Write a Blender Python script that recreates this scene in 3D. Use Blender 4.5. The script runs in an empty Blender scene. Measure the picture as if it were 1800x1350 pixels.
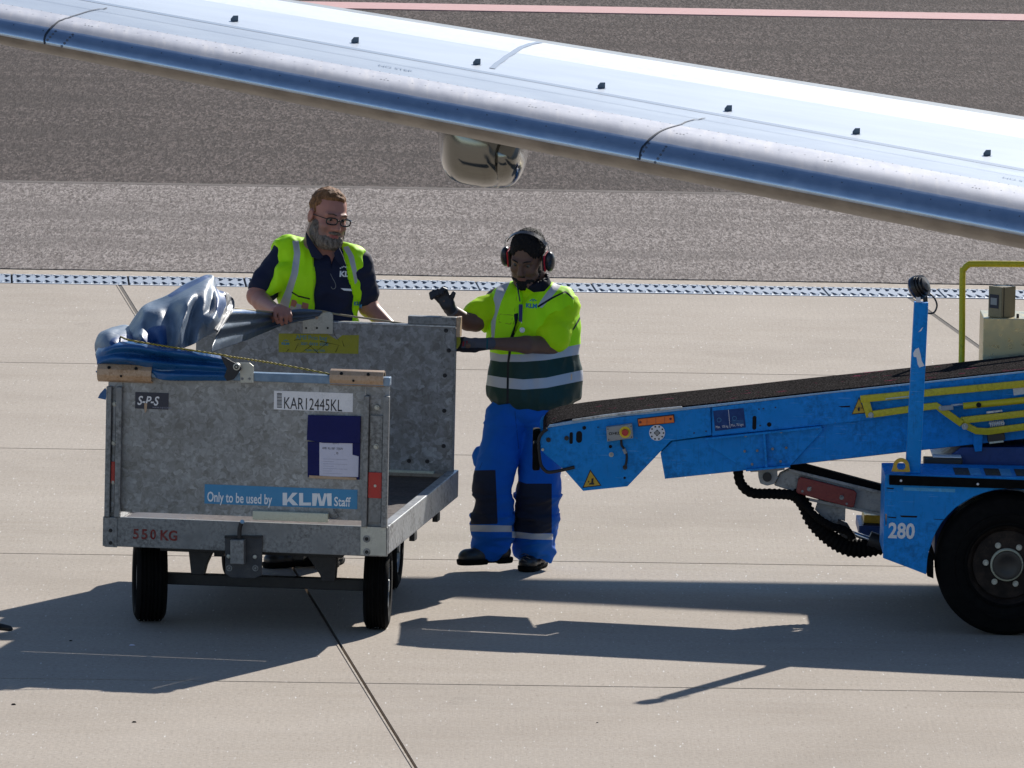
import bpy, bmesh, math, random
import numpy as np
from mathutils import Vector, Matrix, noise as mnoise
random.seed(7)
SC = bpy.context.scene
COL = SC.collection
# ------------------------------------------------------------------ camera
FPX, CAMH = 17000.0, 6.3
TH = math.atan(1848 / 17000.0); RO = math.radians(1.25)
FW = Vector((0, math.cos(TH), -math.sin(TH)))
_u0 = Vector((0, math.sin(TH), math.cos(TH))); _r0 = Vector((1, 0, 0))
RT = _r0 * math.cos(RO) + _u0 * math.sin(RO)
UP = _u0 * math.cos(RO) - _r0 * math.sin(RO)
CAM = Vector((0, 0, CAMH))
cd = bpy.data.cameras.new('camera'); cam = bpy.data.objects.new('camera', cd); COL.objects.link(cam)
cam.matrix_world = Matrix(((RT.x, UP.x, -FW.x, 0), (RT.y, UP.y, -FW.y, 0), (RT.z, UP.z, -FW.z, CAMH), (0, 0, 0, 1)))
cd.sensor_width = 36; cd.lens = FPX / 1800 * 36; cd.clip_start = 1; cd.clip_end = 3000
SC.camera = cam
# ------------------------------------------------------------------ light
SUN = Vector((0.766, 1.55, 1.0)).normalized()
SEL = math.asin(SUN.z); SAZ = math.atan2(SUN.x, SUN.y)
w = bpy.data.worlds.new('World'); SC.world = w; w.use_nodes = True
nt = w.node_tree; sky = nt.nodes.new('ShaderNodeTexSky'); sky.sky_type = 'NISHITA'; sky.sun_disc = False
sky.sun_elevation = SEL; sky.sun_rotation = SAZ; sky.air_density = 0.8; sky.dust_density = 0.2; sky.altitude = 1200
bg = nt.nodes['Background']; nt.links.new(sky.outputs[0], bg.inputs[0]); bg.inputs[1].default_value = 0.09
sl = bpy.data.lights.new('sun', 'SUN'); sl.energy = 5.0; sl.angle = math.radians(0.5); sl.color = (1, 0.95, 0.88)
so = bpy.data.objects.new('sun', sl); COL.objects.link(so)
so.rotation_euler = (-SUN).to_track_quat('-Z', 'Y').to_euler()
SC.view_settings.view_transform = 'Standard'; SC.view_settings.look = 'None'
SC.view_settings.gamma = 1; SC.view_settings.use_curve_mapping = False
SC.view_settings.exposure = 0.45
# ------------------------------------------------------------------ survey: photo pixel -> metres
def ray(px, py): return FW + RT * ((px - 900) / FPX) + UP * ((675 - py) / FPX)
def atY(px, py, Y):
    d = ray(px, py); return CAM + d * (Y / d.y)
def atZ(px, py, z=0.0):
    d = ray(px, py); return CAM + d * ((z - CAMH) / d.z)
def atP(px, py, p0, n):
    d = ray(px, py); return CAM + d * ((p0 - CAM).dot(n) / d.dot(n))
def proj_np(P):
    q = P - np.array(CAM); z = q @ np.array(FW)
    return 900 + FPX * (q @ np.array(RT)) / z, 675 - FPX * (q @ np.array(UP)) / z
# ------------------------------------------------------------------ materials
def mat(name, col, rough=.6, metal=0., build=None, spec=.5):
    m = bpy.data.materials.new(name); m.use_nodes = True
    b = m.node_tree.nodes['Principled BSDF']
    b.inputs['Base Color'].default_value = (*col, 1); b.inputs['Roughness'].default_value = rough
    b.inputs['Metallic'].default_value = metal; b.inputs['Specular IOR Level'].default_value = spec
    if build: build(m.node_tree, b)
    return m
def N(nt, t, **kw):
    n = nt.nodes.new(t)
    for k, v in kw.items():
        if k in ('op',): n.operation = v
        else:
            try: setattr(n, k, v)
            except Exception: n.inputs[k].default_value = v
    return n
def coord(nt, kind='Object', scale=(1, 1, 1), rot=(0, 0, 0)):
    tc = nt.nodes.new('ShaderNodeTexCoord'); mp = nt.nodes.new('ShaderNodeMapping')
    mp.inputs['Scale'].default_value = scale; mp.inputs['Rotation'].default_value = rot
    if kind == 'World':
        g = nt.nodes.new('ShaderNodeNewGeometry'); nt.links.new(g.outputs['Position'], mp.inputs[0])
    else: nt.links.new(tc.outputs[kind], mp.inputs[0])
    return mp.outputs[0]
def noi(nt, vec, scale, detail=3, rough=.55):
    n = nt.nodes.new('ShaderNodeTexNoise'); nt.links.new(vec, n.inputs['Vector'])
    n.inputs['Scale'].default_value = scale; n.inputs['Detail'].default_value = detail; n.inputs['Roughness'].default_value = rough
    return n.outputs[0]
def vor(nt, vec, scale, out='Color', feature='F1'):
    n = nt.nodes.new('ShaderNodeTexVoronoi'); n.feature = feature; nt.links.new(vec, n.inputs['Vector']); n.inputs['Scale'].default_value = scale
    return n.outputs[out]
def ramp(nt, fac, stops, interp='LINEAR'):
    r = nt.nodes.new('ShaderNodeValToRGB'); nt.links.new(fac, r.inputs[0]); cr = r.color_ramp; cr.interpolation = interp
    while len(cr.elements) < len(stops): cr.elements.new(.5)
    for e, (p, c) in zip(cr.elements, stops):
        e.position = p; e.color = (*c, 1) if isinstance(c, tuple) else (c, c, c, 1)
    return r.outputs[0]
def mixc(nt, fac, a, b, mode='MIX'):
    n = nt.nodes.new('ShaderNodeMix'); n.data_type = 'RGBA'; n.blend_type = mode
    for i, v in ((0, fac), (6, a), (7, b)):
        s = n.inputs[i]
        if isinstance(v, bpy.types.NodeSocket): nt.links.new(v, s)
        elif i == 0: s.default_value = v
        else: s.default_value = (*v, 1)
    return n.outputs[2]
def math_(nt, op, a, b=0.):
    n = nt.nodes.new('ShaderNodeMath'); n.operation = op
    for i, v in ((0, a), (1, b)):
        if isinstance(v, bpy.types.NodeSocket): nt.links.new(v, n.inputs[i])
        else: n.inputs[i].default_value = v
    return n.outputs[0]
def bump(nt, b, h, strength=.3, dist=.01):
    n = nt.nodes.new('ShaderNodeBump'); n.inputs['Strength'].default_value = strength; n.inputs['Distance'].default_value = dist
    nt.links.new(h, n.inputs['Height']); nt.links.new(n.outputs[0], b.inputs['Normal'])
def setc(nt, b, c): nt.links.new(c, b.inputs['Base Color'])
def worn(name, col, rough=.45, metal=0., var=.25, dirt=(.03, .028, .025), dirtamt=.35, scale=6, spec=.5, grain=.04, scr=None):
    """painted or plain surface with broad tone change, grime and fine grain"""
    def f(nt, b):
        v = coord(nt, 'World')
        n1 = noi(nt, v, scale, 5); n2 = noi(nt, v, scale * 9, 4, .7)
        c = mixc(nt, ramp(nt, n1, [(.3, 0.), (.7, 1.)]), tuple(x * (1 - var) for x in col), tuple(min(1, x * (1 + var * .5)) for x in col))
        d = ramp(nt, math_(nt, 'MULTIPLY', n1, n2), [(.22, 0.), (.42, 1.)])
        c = mixc(nt, math_(nt, 'MULTIPLY', d, dirtamt), c, dirt)
        if scr:
            s1 = noi(nt, coord(nt, 'World', (2.2, 2, 60), (0, .1, 0)), 3.2, 3, .5); s2 = noi(nt, coord(nt, 'World', (38, 8, 3.5)), 2.1, 4, .6); s3 = noi(nt, v, 2.1, 3)
            c = mixc(nt, math_(nt, 'MULTIPLY', ramp(nt, s1, [(.665, 0.), (.70, 1.)]), ramp(nt, s3, [(.45, 0.), (.6, .8)])), c, scr)
            c = mixc(nt, ramp(nt, s2, [(.58, 0.), (.8, .5)]), c, tuple(x * .35 for x in col))
            ch = noi(nt, v, 70, 2, .8); c = mixc(nt, math_(nt, 'MULTIPLY', ramp(nt, ch, [(.70, 0.), (.72, 1.)]), ramp(nt, s3, [(.5, 0.), (.62, .7)])), c, (.10, .11, .13))
        setc(nt, b, c)
        r = ramp(nt, n2, [(.3, max(.05, rough - .12)), (.7, min(1, rough + .15))]); nt.links.new(r, b.inputs['Roughness'])
        bump(nt, b, n2, grain * 4, .002)
    return mat(name, col, rough, metal, f, spec)
def galv_f(base, contrast, scale=30, streak=True):
    def f(nt, b):
        v = coord(nt, 'World')
        wv = nt.nodes.new('ShaderNodeTexNoise'); nt.links.new(v, wv.inputs['Vector']); wv.inputs['Scale'].default_value = 22
        off = mixc(nt, .06, v, wv.outputs['Color'], 'ADD')
        c1 = vor(nt, off, scale); c2 = vor(nt, off, scale * 2.1)
        s1 = nt.nodes.new('ShaderNodeSeparateColor'); nt.links.new(c1, s1.inputs[0])
        s2 = nt.nodes.new('ShaderNodeSeparateColor'); nt.links.new(c2, s2.inputs[0])
        m = math_(nt, 'ADD', math_(nt, 'MULTIPLY', s1.outputs[0], .55), math_(nt, 'MULTIPLY', s2.outputs[0], .45))
        big = noi(nt, v, 2.5, 5, .6)
        m2 = math_(nt, 'ADD', math_(nt, 'MULTIPLY', m, contrast), math_(nt, 'ADD', math_(nt, 'MULTIPLY', big, .45), .20))
        c = ramp(nt, m2, [(.42, tuple(x * .5 for x in base)), (.68, base), (.92, tuple(min(1, x * 1.75) for x in base))])
        fine = noi(nt, coord(nt, 'World', (40, 40, 6)), 1.5, 4)
        c = mixc(nt, ramp(nt, fine, [(.55, 0.), (.75, .35)]), c, tuple(x * .5 for x in base))
        setc(nt, b, c)
        nt.links.new(ramp(nt, m, [(.2, .38), (.8, .62)]), b.inputs['Roughness'])
        bump(nt, b, m, .12, .002)
    return f
M = {}
M['galv'] = mat('galvanised_steel', (.23, .235, .235), .5, .45, galv_f((.27, .275, .275), .46, 36))
M['galv_dark'] = mat('weathered_galvanised_steel', (.2, .2, .2), .5, .45, galv_f((.23, .235, .24), .5, 30))
M['steel'] = worn('dull_steel', (.24, .25, .255), .5, .4, .3, (.04, .035, .03), .75, 7)
M['zinc'] = worn('zinc_plate', (.5, .5, .44), .45, .3, .2, (.15, .14, .12), .5, 12)
M['alu'] = worn('bare_aluminium', (.50, .52, .54), .40, .6, .3, (.05, .045, .04), .9, 5)
M['dark'] = worn('black_steel', (.012, .012, .014), .55, 0, .3, (.03, .028, .025), .3, 8)
M['blk'] = mat('black_plastic', (.01, .01, .011), .4)
M['hole'] = mat('hole_black', (.004, .004, .005), .9)
def rub(nt, b):
    v = coord(nt, 'World'); n = noi(nt, v, 30, 4)
    setc(nt, b, ramp(nt, n, [(.3, (.0025, .0025, .003)), (.75, (.007, .0068, .0065))])); bump(nt, b, n, .25, .004)
M['rubber'] = mat('rubber', (.008, .008, .008), .85, 0, rub, .12)
M['blue'] = worn('blue_paint', (.0, .265, .76), .46, 0, .16, (.008, .03, .06), .5, 4.5, .2, .04, (.12, .38, .75))
M['blue2'] = worn('blue_paint_faded', (.04, .38, .75), .4, 0, .3, (.03, .05, .08), .4, 6)
M['blue_dark'] = worn('dark_blue_paint', (.002, .05, .25), .45, 0, .2, (.01, .015, .03), .5, 5)
M['blue_light'] = worn('pale_scuffed_blue', (.30, .5, .72), .4, 0, .3, (.08, .15, .25), .6, 9)
M['yellow'] = worn('yellow_paint', (.66, .53, .008), .42, 0, .2, (.08, .065, .01), .45, 9)
M['amber'] = worn('amber_paint', (.6, .38, .02), .4, 0, .15, (.15, .08, .01), .3, 9)
M['orange'] = mat('orange_reflector', (.85, .16, .01), .25)
M['red'] = worn('red_rubber', (.22, .012, .012), .4, 0, .25, (.02, .01, .01), .35, 9)
M['redpl'] = mat('red_reflector', (.42, .01, .01), .25)
M['cream'] = worn('cream_plastic', (.5, .35, .23), .5, 0, .18, (.22, .10, .02), .65, 9)
M['bar'] = worn('cream_bar', (.62, .62, .48), .5, 0, .12, (.3, .28, .2), .5, 12)
M['white'] = mat('white_print', (.78, .8, .82), .5)
M['label'] = worn('label_white', (.80, .80, .82), .5, 0, .06, (.3, .3, .3), .3, 20)
M['black_ink'] = mat('black_ink', (.015, .015, .018), .6)
M['strip'] = worn('sticker_blue', (.03, .24, .47), .4, 0, .08, (.1, .2, .3), .2, 20)
M['navy'] = worn('navy_vinyl', (.002, .006, .10), .45, 0, .2, (.005, .008, .04), .3, 12, .2)
M['navy2'] = mat('dark_navy_sticker', (.01, .014, .035), .4)
M['rust'] = worn('stencil_red', (.2, .012, .008), .7, 0, .3, (.15, .14, .13), .7, 40)
M['yst'] = worn('yellow_sticker', (.34, .33, .01), .5, 0, .12, (.08, .09, .05), .5, 30)
M['paper'] = worn('paper', (.6, .6, .72), .6, 0, .08, (.4, .4, .5), .4, 25)
M['ink'] = mat('faint_ink', (.25, .26, .33), .7)
M['blue_ink'] = mat('blue_ink', (.03, .22, .38), .6)
M['wood'] = worn('deck_board', (.05, .032, .028), .5, 0, .35, (.16, .12, .09), .35, 5)
M['boxgrey'] = worn('grey_enclosure', (.33, .34, .34), .45, 0, .1, (.1, .1, .1), .35, 12)
M['tan'] = worn('tan_enclosure', (.3, .24, .13), .45, 0, .15, (.1, .08, .05), .3, 12)
M['cab'] = worn('yellow_tinted_stainless', (.52, .45, .27), .34, .85, .03, (.4, .34, .2), .0, 3)  # yellowish reflection put into the steel's base colour
M['screen'] = mat('display_grey', (.3, .31, .3), .3)
M['yel_lab'] = mat('yellow_disc', (.75, .55, .01), .45)
M['redbtn'] = mat('red_button', (.5, .008, .012), .35)
def beltf(nt, b):
    v = coord(nt, 'Object'); k = vor(nt, v, 95, 'Distance'); n = noi(nt, coord(nt, 'Object', (1, 6, 1)), 3, 4)
    p = noi(nt, coord(nt, 'Object', (2.6, 22, 1)), 1.6, 3, .7)
    c = ramp(nt, k, [(.15, (.115, .104, .100)), (.45, (.022, .020, .019))])
    c = mixc(nt, ramp(nt, n, [(.35, 0.), (.7, .5)]), c, (.02, .019, .019))
    c = mixc(nt, ramp(nt, p, [(.665, 0.), (.69, .8)]), c, (.5, .04, .16))
    setc(nt, b, c); bump(nt, b, k, .7, .004)
M['belt'] = mat('ribbed_black_belt', (.02, .02, .02), .95, 0, beltf, .0)
# ------------------------------------------------------------------ object helpers
def tag(o, label=None, cat=None, group=None, kind=None):
    if label: o['label'] = label
    if cat: o['category'] = cat
    if group: o['group'] = group
    if kind: o['kind'] = kind
    return o
def empty(name, mw, label=None, cat=None, group=None):
    o = bpy.data.objects.new(name, None); COL.objects.link(o); o.matrix_world = mw; o.empty_display_size = .2
    return tag(o, label, cat, group)
class MB:
    def __init__(s): s.v = []; s.f = []
    def add(s, vs, fs):
        n = len(s.v); s.v += [tuple(x) for x in vs]; s.f += [tuple(i + n for i in f) for f in fs]; return s
    def box(s, x0, x1, y0, y1, z0, z1):
        return s.add([(x, y, z) for x in (x0, x1) for y in (y0, y1) for z in (z0, z1)],
                     [(0, 1, 3, 2), (4, 6, 7, 5), (0, 4, 5, 1), (2, 3, 7, 6), (0, 2, 6, 4), (1, 5, 7, 3)])
    def prism(s, poly, y0, y1):
        a = sum(poly[i][0] * poly[(i + 1) % len(poly)][1] - poly[(i + 1) % len(poly)][0] * poly[i][1] for i in range(len(poly)))
        if a < 0: poly = poly[::-1]
        n = len(poly)
        vs = [(p[0], y0, p[1]) for p in poly] + [(p[0], y1, p[1]) for p in poly]
        fs = [tuple(range(n)), tuple(range(2 * n - 1, n - 1, -1))] + [(i, i + n, (i + 1) % n + n, (i + 1) % n) for i in range(n)]
        return s.add(vs, fs)
    def cyl(s, a, b, ra, rb=None, n=20):
        a = Vector(a); b = Vector(b); rb = ra if rb is None else rb
        d = (b - a).normalized(); t = d.orthogonal().normalized(); u = d.cross(t)
        vs = []
        for p, r in ((a, ra), (b, rb)):
            for i in range(n):
                an = 2 * math.pi * i / n; vs.append(p + t * math.cos(an) * r + u * math.sin(an) * r)
        fs = [tuple(range(n - 1, -1, -1)), tuple(range(n, 2 * n))] + [(i, (i + 1) % n, (i + 1) % n + n, i + n) for i in range(n)]
        return s.add(vs, fs)
    def lathe(s, c, axis, prof, n=48):
        """prof: (distance along the axis, radius)"""
        c = Vector(c); d = Vector(axis).normalized(); t = d.orthogonal().normalized(); u = d.cross(t); vs = []; fs = []
        for (h, r) in prof:
            for i in range(n):
                an = 2 * math.pi * i / n; vs.append(c + d * h + t * math.cos(an) * r + u * math.sin(an) * r)
        for k in range(len(prof) - 1):
            for i in range(n):
                j = (i + 1) % n; fs.append((k * n + i, k * n + j, (k + 1) * n + j, (k + 1) * n + i))
        return s.add(vs, fs)
    def tube(s, pts, r, n=10, cap=True):
        pts = [Vector(p) for p in pts]; m = len(pts); rr = r if isinstance(r, (list, tuple)) else [r] * m
        vs = []; fs = []; t = None
        for k in range(m):
            d = (pts[min(k + 1, m - 1)] - pts[max(k - 1, 0)]).normalized()
            t = d.orthogonal().normalized() if t is None else (t - d * t.dot(d)).normalized()
            u = d.cross(t)
            for i in range(n):
                an = 2 * math.pi * i / n; vs.append(pts[k] + (t * math.cos(an) + u * math.sin(an)) * rr[k])
        for k in range(m - 1):
            for i in range(n):
                j = (i + 1) % n; fs.append((k * n + i, k * n + j, (k + 1) * n + j, (k + 1) * n + i))
        if cap: fs += [tuple(range(n - 1, -1, -1)), tuple(range((m - 1) * n, m * n))]
        return s.add(vs, fs)
    def build(s, name, m, parent=None, bevel=0, smooth=False, label=None, ang=35):
        me = bpy.data.meshes.new(name); me.from_pydata(s.v, [], s.f); me.validate()
        bm = bmesh.new(); bm.from_mesh(me); bmesh.ops.recalc_face_normals(bm, faces=bm.faces)
        if bevel:
            es = [e for e in bm.edges if len(e.link_faces) == 2 and e.calc_face_angle(0) > .5]
            bmesh.ops.bevel(bm, geom=es, offset=bevel, segments=2, profile=.6, affect='EDGES', clamp_overlap=True)
        bm.to_mesh(me); bm.free()
        me.materials.append(m); o = bpy.data.objects.new(name, me); COL.objects.link(o)
        if parent: o.parent = parent
        if smooth:
            me.shade_smooth()
            try: me.set_sharp_from_angle(angle=math.radians(ang))
            except Exception: pass
        if label: o['label'] = label
        return o
def catmull(pts, n):
    pts = [Vector(p) for p in pts]; out = []; P = [pts[0]] + pts + [pts[-1]]
    for i in range(1, len(P) - 2):
        for k in range(n):
            t = k / n; a, b, c, d = P[i - 1], P[i], P[i + 1], P[i + 2]
            out.append(.5 * ((2 * b) + (c - a) * t + (2 * a - 5 * b + 4 * c - d) * t * t + (3 * b - a - 3 * c + d) * t ** 3))
    out.append(pts[-1]); return out
def text(s, size, m, parent, org, xd, zd, name='lettering', sx=1., align='LEFT', bold=0., shear=0., drape=None):
    """flat lettering; org = lower left corner, xd/zd = directions in the parent's space"""
    cu = bpy.data.curves.new(name, 'FONT'); cu.body = s; cu.size = 1; cu.align_x = align; cu.offset = bold; cu.shear = shear
    cu.resolution_u = 3
    t = bpy.data.objects.new(name, cu); COL.objects.link(t); bpy.context.view_layer.update()
    me = bpy.data.meshes.new_from_object(t); bpy.data.objects.remove(t); bpy.data.curves.remove(cu)
    xd = Vector(xd).normalized(); zd = Vector(zd).normalized(); org = Vector(org)
    for v in me.vertices: v.co = org + xd * (v.co.x * size * sx) + zd * (v.co.y * size)
    if drape:
        for v in me.vertices: v.co = drape(v.co)
    me.name = name; me.materials.clear(); me.materials.append(m)
    o = bpy.data.objects.new(name, me); COL.objects.link(o); o.parent = parent; return o
# ================================================================== GROUND
def asphf(c0, c1, c2, sc):
    def f(nt, b):
        v = coord(nt, 'World', (1, .13, 1))
        n1 = noi(nt, v, sc, 3, .75); n2 = noi(nt, v, .35, 5, .6); k = vor(nt, v, sc * 1.3, 'Color')
        sp = nt.nodes.new('ShaderNodeSeparateColor'); nt.links.new(k, sp.inputs[0])
        m = math_(nt, 'ADD', math_(nt, 'MULTIPLY', n1, .62), math_(nt, 'MULTIPLY', sp.outputs[0], .38))
        c = ramp(nt, m, [(.25, c0), (.5, c1), (.80, c2)])
        c = mixc(nt, ramp(nt, n2, [(.35, 0.), (.7, .4)]), c, tuple(x * .72 for x in c1))
        st = noi(nt, coord(nt, 'World', (.12, 1.1, 1)), 1.2, 5, .6)
        c = mixc(nt, ramp(nt, st, [(.47, 0.), (.60, .5)]), c, tuple(x * .6 for x in c1))
        g = ramp(nt, sp.outputs[1], [(.994, 0.), (.998, 1.)])
        c = mixc(nt, math_(nt, 'MULTIPLY', g, .12), c, (.5, .48, .46))  # sparse pale flecks painted in as sun glints
        setc(nt, b, c); bump(nt, b, m, .9, .02)
    return f
M['asph_light'] = mat('light_grey_asphalt', (.14, .13, .12), .85, 0, asphf((.075, .062, .057), (.225, .195, .181), (.43, .388, .364), 62), .05)
M['asph_dark'] = mat('dark_brown_asphalt', (.08, .07, .065), .85, 0, asphf((.018, .0135, .012), (.073, .057, .052), (.180, .147, .135), 46), .05)
def concf(nt, b):
    v = coord(nt, 'World'); gi = nt.nodes.new('ShaderNodeObjectInfo')
    n1 = noi(nt, v, 1.0, 5, .6); n2 = noi(nt, v, 45, 3, .7); st = noi(nt, coord(nt, 'World', (.5, 5, 1)), 2.2, 6, .62)
    c = ramp(nt, n1, [(.3, (.388, .334, .275)), (.72, (.472, .414, .350))])
    c = mixc(nt, ramp(nt, st, [(.35, 0.), (.75, .45)]), c, (.49, .44, .385))
    c = mixc(nt, ramp(nt, n2, [(.38, .35), (.6, 0.)]), c, (.20, .175, .15))
    c = mixc(nt, math_(nt, 'MULTIPLY', gi.outputs['Random'], .22), c, (.30, .26, .225))
    big = noi(nt, v, .42, 6, .65); c = mixc(nt, ramp(nt, big, [(.52, 0.), (.72, .35)]), c, (.24, .205, .17))
    k = vor(nt, coord(nt, 'World', (1, .16, 1)), 170, 'Color'); sp = nt.nodes.new('ShaderNodeSeparateColor'); nt.links.new(k, sp.inputs[0])
    g = ramp(nt, sp.outputs[1], [(.9955, 0.), (.998, 1.)]); c = mixc(nt, g, c, (.62, .6, .57))  # tiny whitish specks stand in for sparkle off the aggregate
    g2 = ramp(nt, sp.outputs[0], [(.988, 0.), (.992, 1.)]); c = mixc(nt, math_(nt, 'MULTIPLY', g2, .2), c, (.12, .10, .08))
    # damp and oily blotches of their own
    o = noi(nt, v, 1.7, 3, .5); c = mixc(nt, ramp(nt, o, [(.70, 0.), (.80, .3)]), c, (.16, .14, .12))
    setc(nt, b, c)
    br = noi(nt, coord(nt, 'World', (60, 2.5, 1)), 1, 3)   # brushed finish runs across the slab
    bump(nt, b, math_(nt, 'ADD', math_(nt, 'MULTIPLY', n2, .7), math_(nt, 'MULTIPLY', br, .6)), .35, .006)
M['conc'] = mat('brushed_concrete', (.38, .34, .3), .85, 0, concf, .1)
def sandf(nt, b):
    v = coord(nt, 'World'); n = noi(nt, v, 20, 4, .75)
    setc(nt, b, ramp(nt, n, [(.3, (.24, .19, .14)), (.7, (.46, .40, .33))])); bump(nt, b, n, .5, .01)
M['sand'] = mat('sandy_mortar', (.4, .33, .26), .9, 0, sandf)
M['joint'] = mat('joint_sealant', (.03, .027, .025), .85)
M['pink'] = worn('faded_red_line_paint', (.52, .27, .26), .7, 0, .12, (.3, .2, .19), .6, 3)
def sheet(name, poly, m, z, parent=None, kind=None):
    me = bpy.data.meshes.new(name); me.from_pydata([(p[0], p[1], z) for p in poly], [], [tuple(range(len(poly)))])
    bm = bmesh.new(); bm.from_mesh(me); bmesh.ops.recalc_face_normals(bm, faces=bm.faces)
    for f in bm.faces:
        if f.normal.z < 0: f.normal_flip()
    bm.to_mesh(me); bm.free()
    me.materials.append(m); o = bpy.data.objects.new(name, me); COL.objects.link(o)
    if parent: o.parent = parent
    if kind: o['kind'] = kind
    return o
sheet('ground', [(-900, -600), (900, -600), (900, 1500), (-900, 1500)], M['joint'], -.22, None, 'structure')
# slab grid: transverse joints read off the photo, longitudinal joints converge as photographed
gd = (atZ(1800, 517) - atZ(0, 487)); gx = Vector((gd.x, gd.y)).normalized() ; gx = Vector((1, .058)).normalized(); gy = Vector((-gx.y * 1.8, gx.x)).normalized()
def gpt(u, v): return gx * u + gy * v
def guv(p):   # grid coordinates of a ground point
    det = gx.x * gy.y - gx.y * gy.x; return ((p.x * gy.y - p.y * gy.x) / det, (gx.x * p.y - gx.y * p.x) / det)
vj = [guv(atZ(*p))[1] for p in ((900, 1204.5), (900, 985.5), (400, 793.5), (1200, 655.5))]
vd = guv(atZ(900, 512.3))[1]                        # near edge of the drain
ul = guv(atZ(600, 1137))[0]; ur = guv(atZ(1680, 581))[0]; du = ur - ul
vs = [vj[0] - 13.8, vj[0] - 9.2, vj[0] - 4.6] + vj + [vd]
apron = sheet('concrete_apron', [tuple(gpt(u, v)) for u, v in ((-60, -70), (60, -70), (60, vd - .01), (-60, vd - .01))], M['joint'], -.03, None, 'structure')
jw = .011
for i in range(len(vs) - 1):
    for k in range(-5, 5):
        u0 = ul + k * du; u1 = u0 + du; a = jw
        wl = wr = .009
        if i == len(vs) - 2: wl = wr = .018
        mb = MB(); p = [gpt(u0 + wl, vs[i] + a), gpt(u1 - wr, vs[i] + a), gpt(u1 - wr, vs[i + 1] - (a if i < len(vs) - 2 else .0)), gpt(u0 + wl, vs[i + 1] - (a if i < len(vs) - 2 else 0))]
        mb.add([(q.x, q.y, 0) for q in p] + [(q.x, q.y, -.025) for q in p], [(0, 1, 2, 3), (4, 7, 6, 5), (0, 4, 5, 1), (1, 5, 6, 2), (2, 6, 7, 3), (3, 7, 4, 0)])
        o = mb.build('concrete_slab', M['conc'], apron)
for u0, u1, v0, v1 in ((-60, ul - 5 * du, -70, vd), (ul + 5 * du, 60, -70, vd), (ul - 5 * du + .01, ul + 5 * du - .01, -70, vs[0])):
    mb = MB(); p = [gpt(u0, v0), gpt(u1, v0), gpt(u1, v1), gpt(u0, v1)]
    mb.add([(q.x, q.y, -.003) for q in p] + [(q.x, q.y, -.025) for q in p], [(0, 1, 2, 3), (4, 7, 6, 5), (0, 4, 5, 1), (1, 5, 6, 2), (2, 6, 7, 3), (3, 7, 4, 0)])
    mb.build('outer_slab_field', M['conc'], apron)
# pale sealant lip along the long joint
p0 = gpt(ul - .018, vs[2]); p1 = gpt(ul - .018, vd)
q0 = gpt(ul - .0085, vs[2]); q1 = gpt(ul - .0085, vd)
sheet('joint_edge', [tuple(p0), tuple(q0), tuple(q1), tuple(p1)], M['sand'], .0035, apron)
M['oldseal'] = worn('weathered_sealant', (.15, .135, .12), .9, 0, .3, (.06, .05, .045), .6, 12, .1)
for uu in (ul, ur):
    sheet('joint_filler', [tuple(gpt(uu + a, b)) for a, b in ((-.0175, vs[-2] + .012), (.0175, vs[-2] + .012), (.0175, vd - .01), (-.0175, vd - .01))], M['oldseal'], -.003, apron)
# drain: cast slotted grates
dw = guv(atZ(900, 496.4))[1] - vd
drain = empty('drainage_channel', Matrix.Identity(4), 'pale grey slotted steel drainage channel running between concrete and asphalt', 'drain')
M['grate'] = worn('grate_iron', (.25, .30, .375), .55, .2, .12, (.2, .2, .2), .35, 10)
M['trough'] = mat('trough_dark', (.004, .004, .005), .9)
gl = (atZ(225, 492) - atZ(20, 489)).length
gu0 = guv(atZ(225, 495))[0]
def grate_mesh():
    ncol, nrow = 12, 2; L = gl - .014; W = dw - .01; cw = L / ncol; ch = W / nrow
    bm = bmesh.new(); cache = {}
    def V(x, y, z):
        k = (round(x, 5), round(y, 5), round(z, 5))
        if k not in cache: cache[k] = bm.verts.new((x, y, z))
        return cache[k]
    for c in range(ncol):
        for r in range(nrow):
            x0 = c * cw; y0 = r * ch; s = 1 if r == 1 else -1
            out = [(0, 0), (.5, 0), (1, 0), (1, .5), (1, 1), (.5, 1), (0, 1), (0, .5)]
            inn = [(.30, .30), (.55, .22), (.92, .13), (.80, .42), (.62, .70), (.44, .80), (.22, .83), (.44, .52)]
            inn = [(.17, .18), (.48, .15), (.95, .33), (.80, .57), (.58, .79), (.40, .78), (.30, .69), (.45, .47)]
            if s < 0: pass
            O = [V(x0 + a * cw, y0 + b * ch, 0) for a, b in out]
            I = []; I2 = []
            for a, b in inn:
                bb = b if r == 0 else 1 - b
                lift = .006 if a < .3 else .0
                I.append((x0 + a * cw, y0 + bb * ch, lift))
            if r == 1: I = [I[k] for k in (6, 5, 4, 3, 2, 1, 0, 7)]
            Iv = [V(*q) for q in I]; Id = [V(q[0], q[1], -.05) for q in I]
            for k in range(8):
                j = (k + 1) % 8
                bm.faces.new((O[k], O[j], Iv[j], Iv[k])); bm.faces.new((Iv[k], Iv[j], Id[j], Id[k]))
    # rim skirt
    for a, b in (((0, 0), (L, 0)), ((L, 0), (L, W)), ((L, W), (0, W)), ((0, W), (0, 0))):
        q = [bm.verts.new((a[0], a[1], 0)), bm.verts.new((b[0], b[1], 0)), bm.verts.new((b[0], b[1], -.03)), bm.verts.new((a[0], a[1], -.03))]
        bm.faces.new(q)
    bmesh.ops.recalc_face_normals(bm, faces=bm.faces)
    me = bpy.data.meshes.new('grate'); bm.to_mesh(me); bm.free(); me.materials.append(M['grate']); return me
gm = grate_mesh(); ga = math.atan2(gx.y, gx.x)
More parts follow.
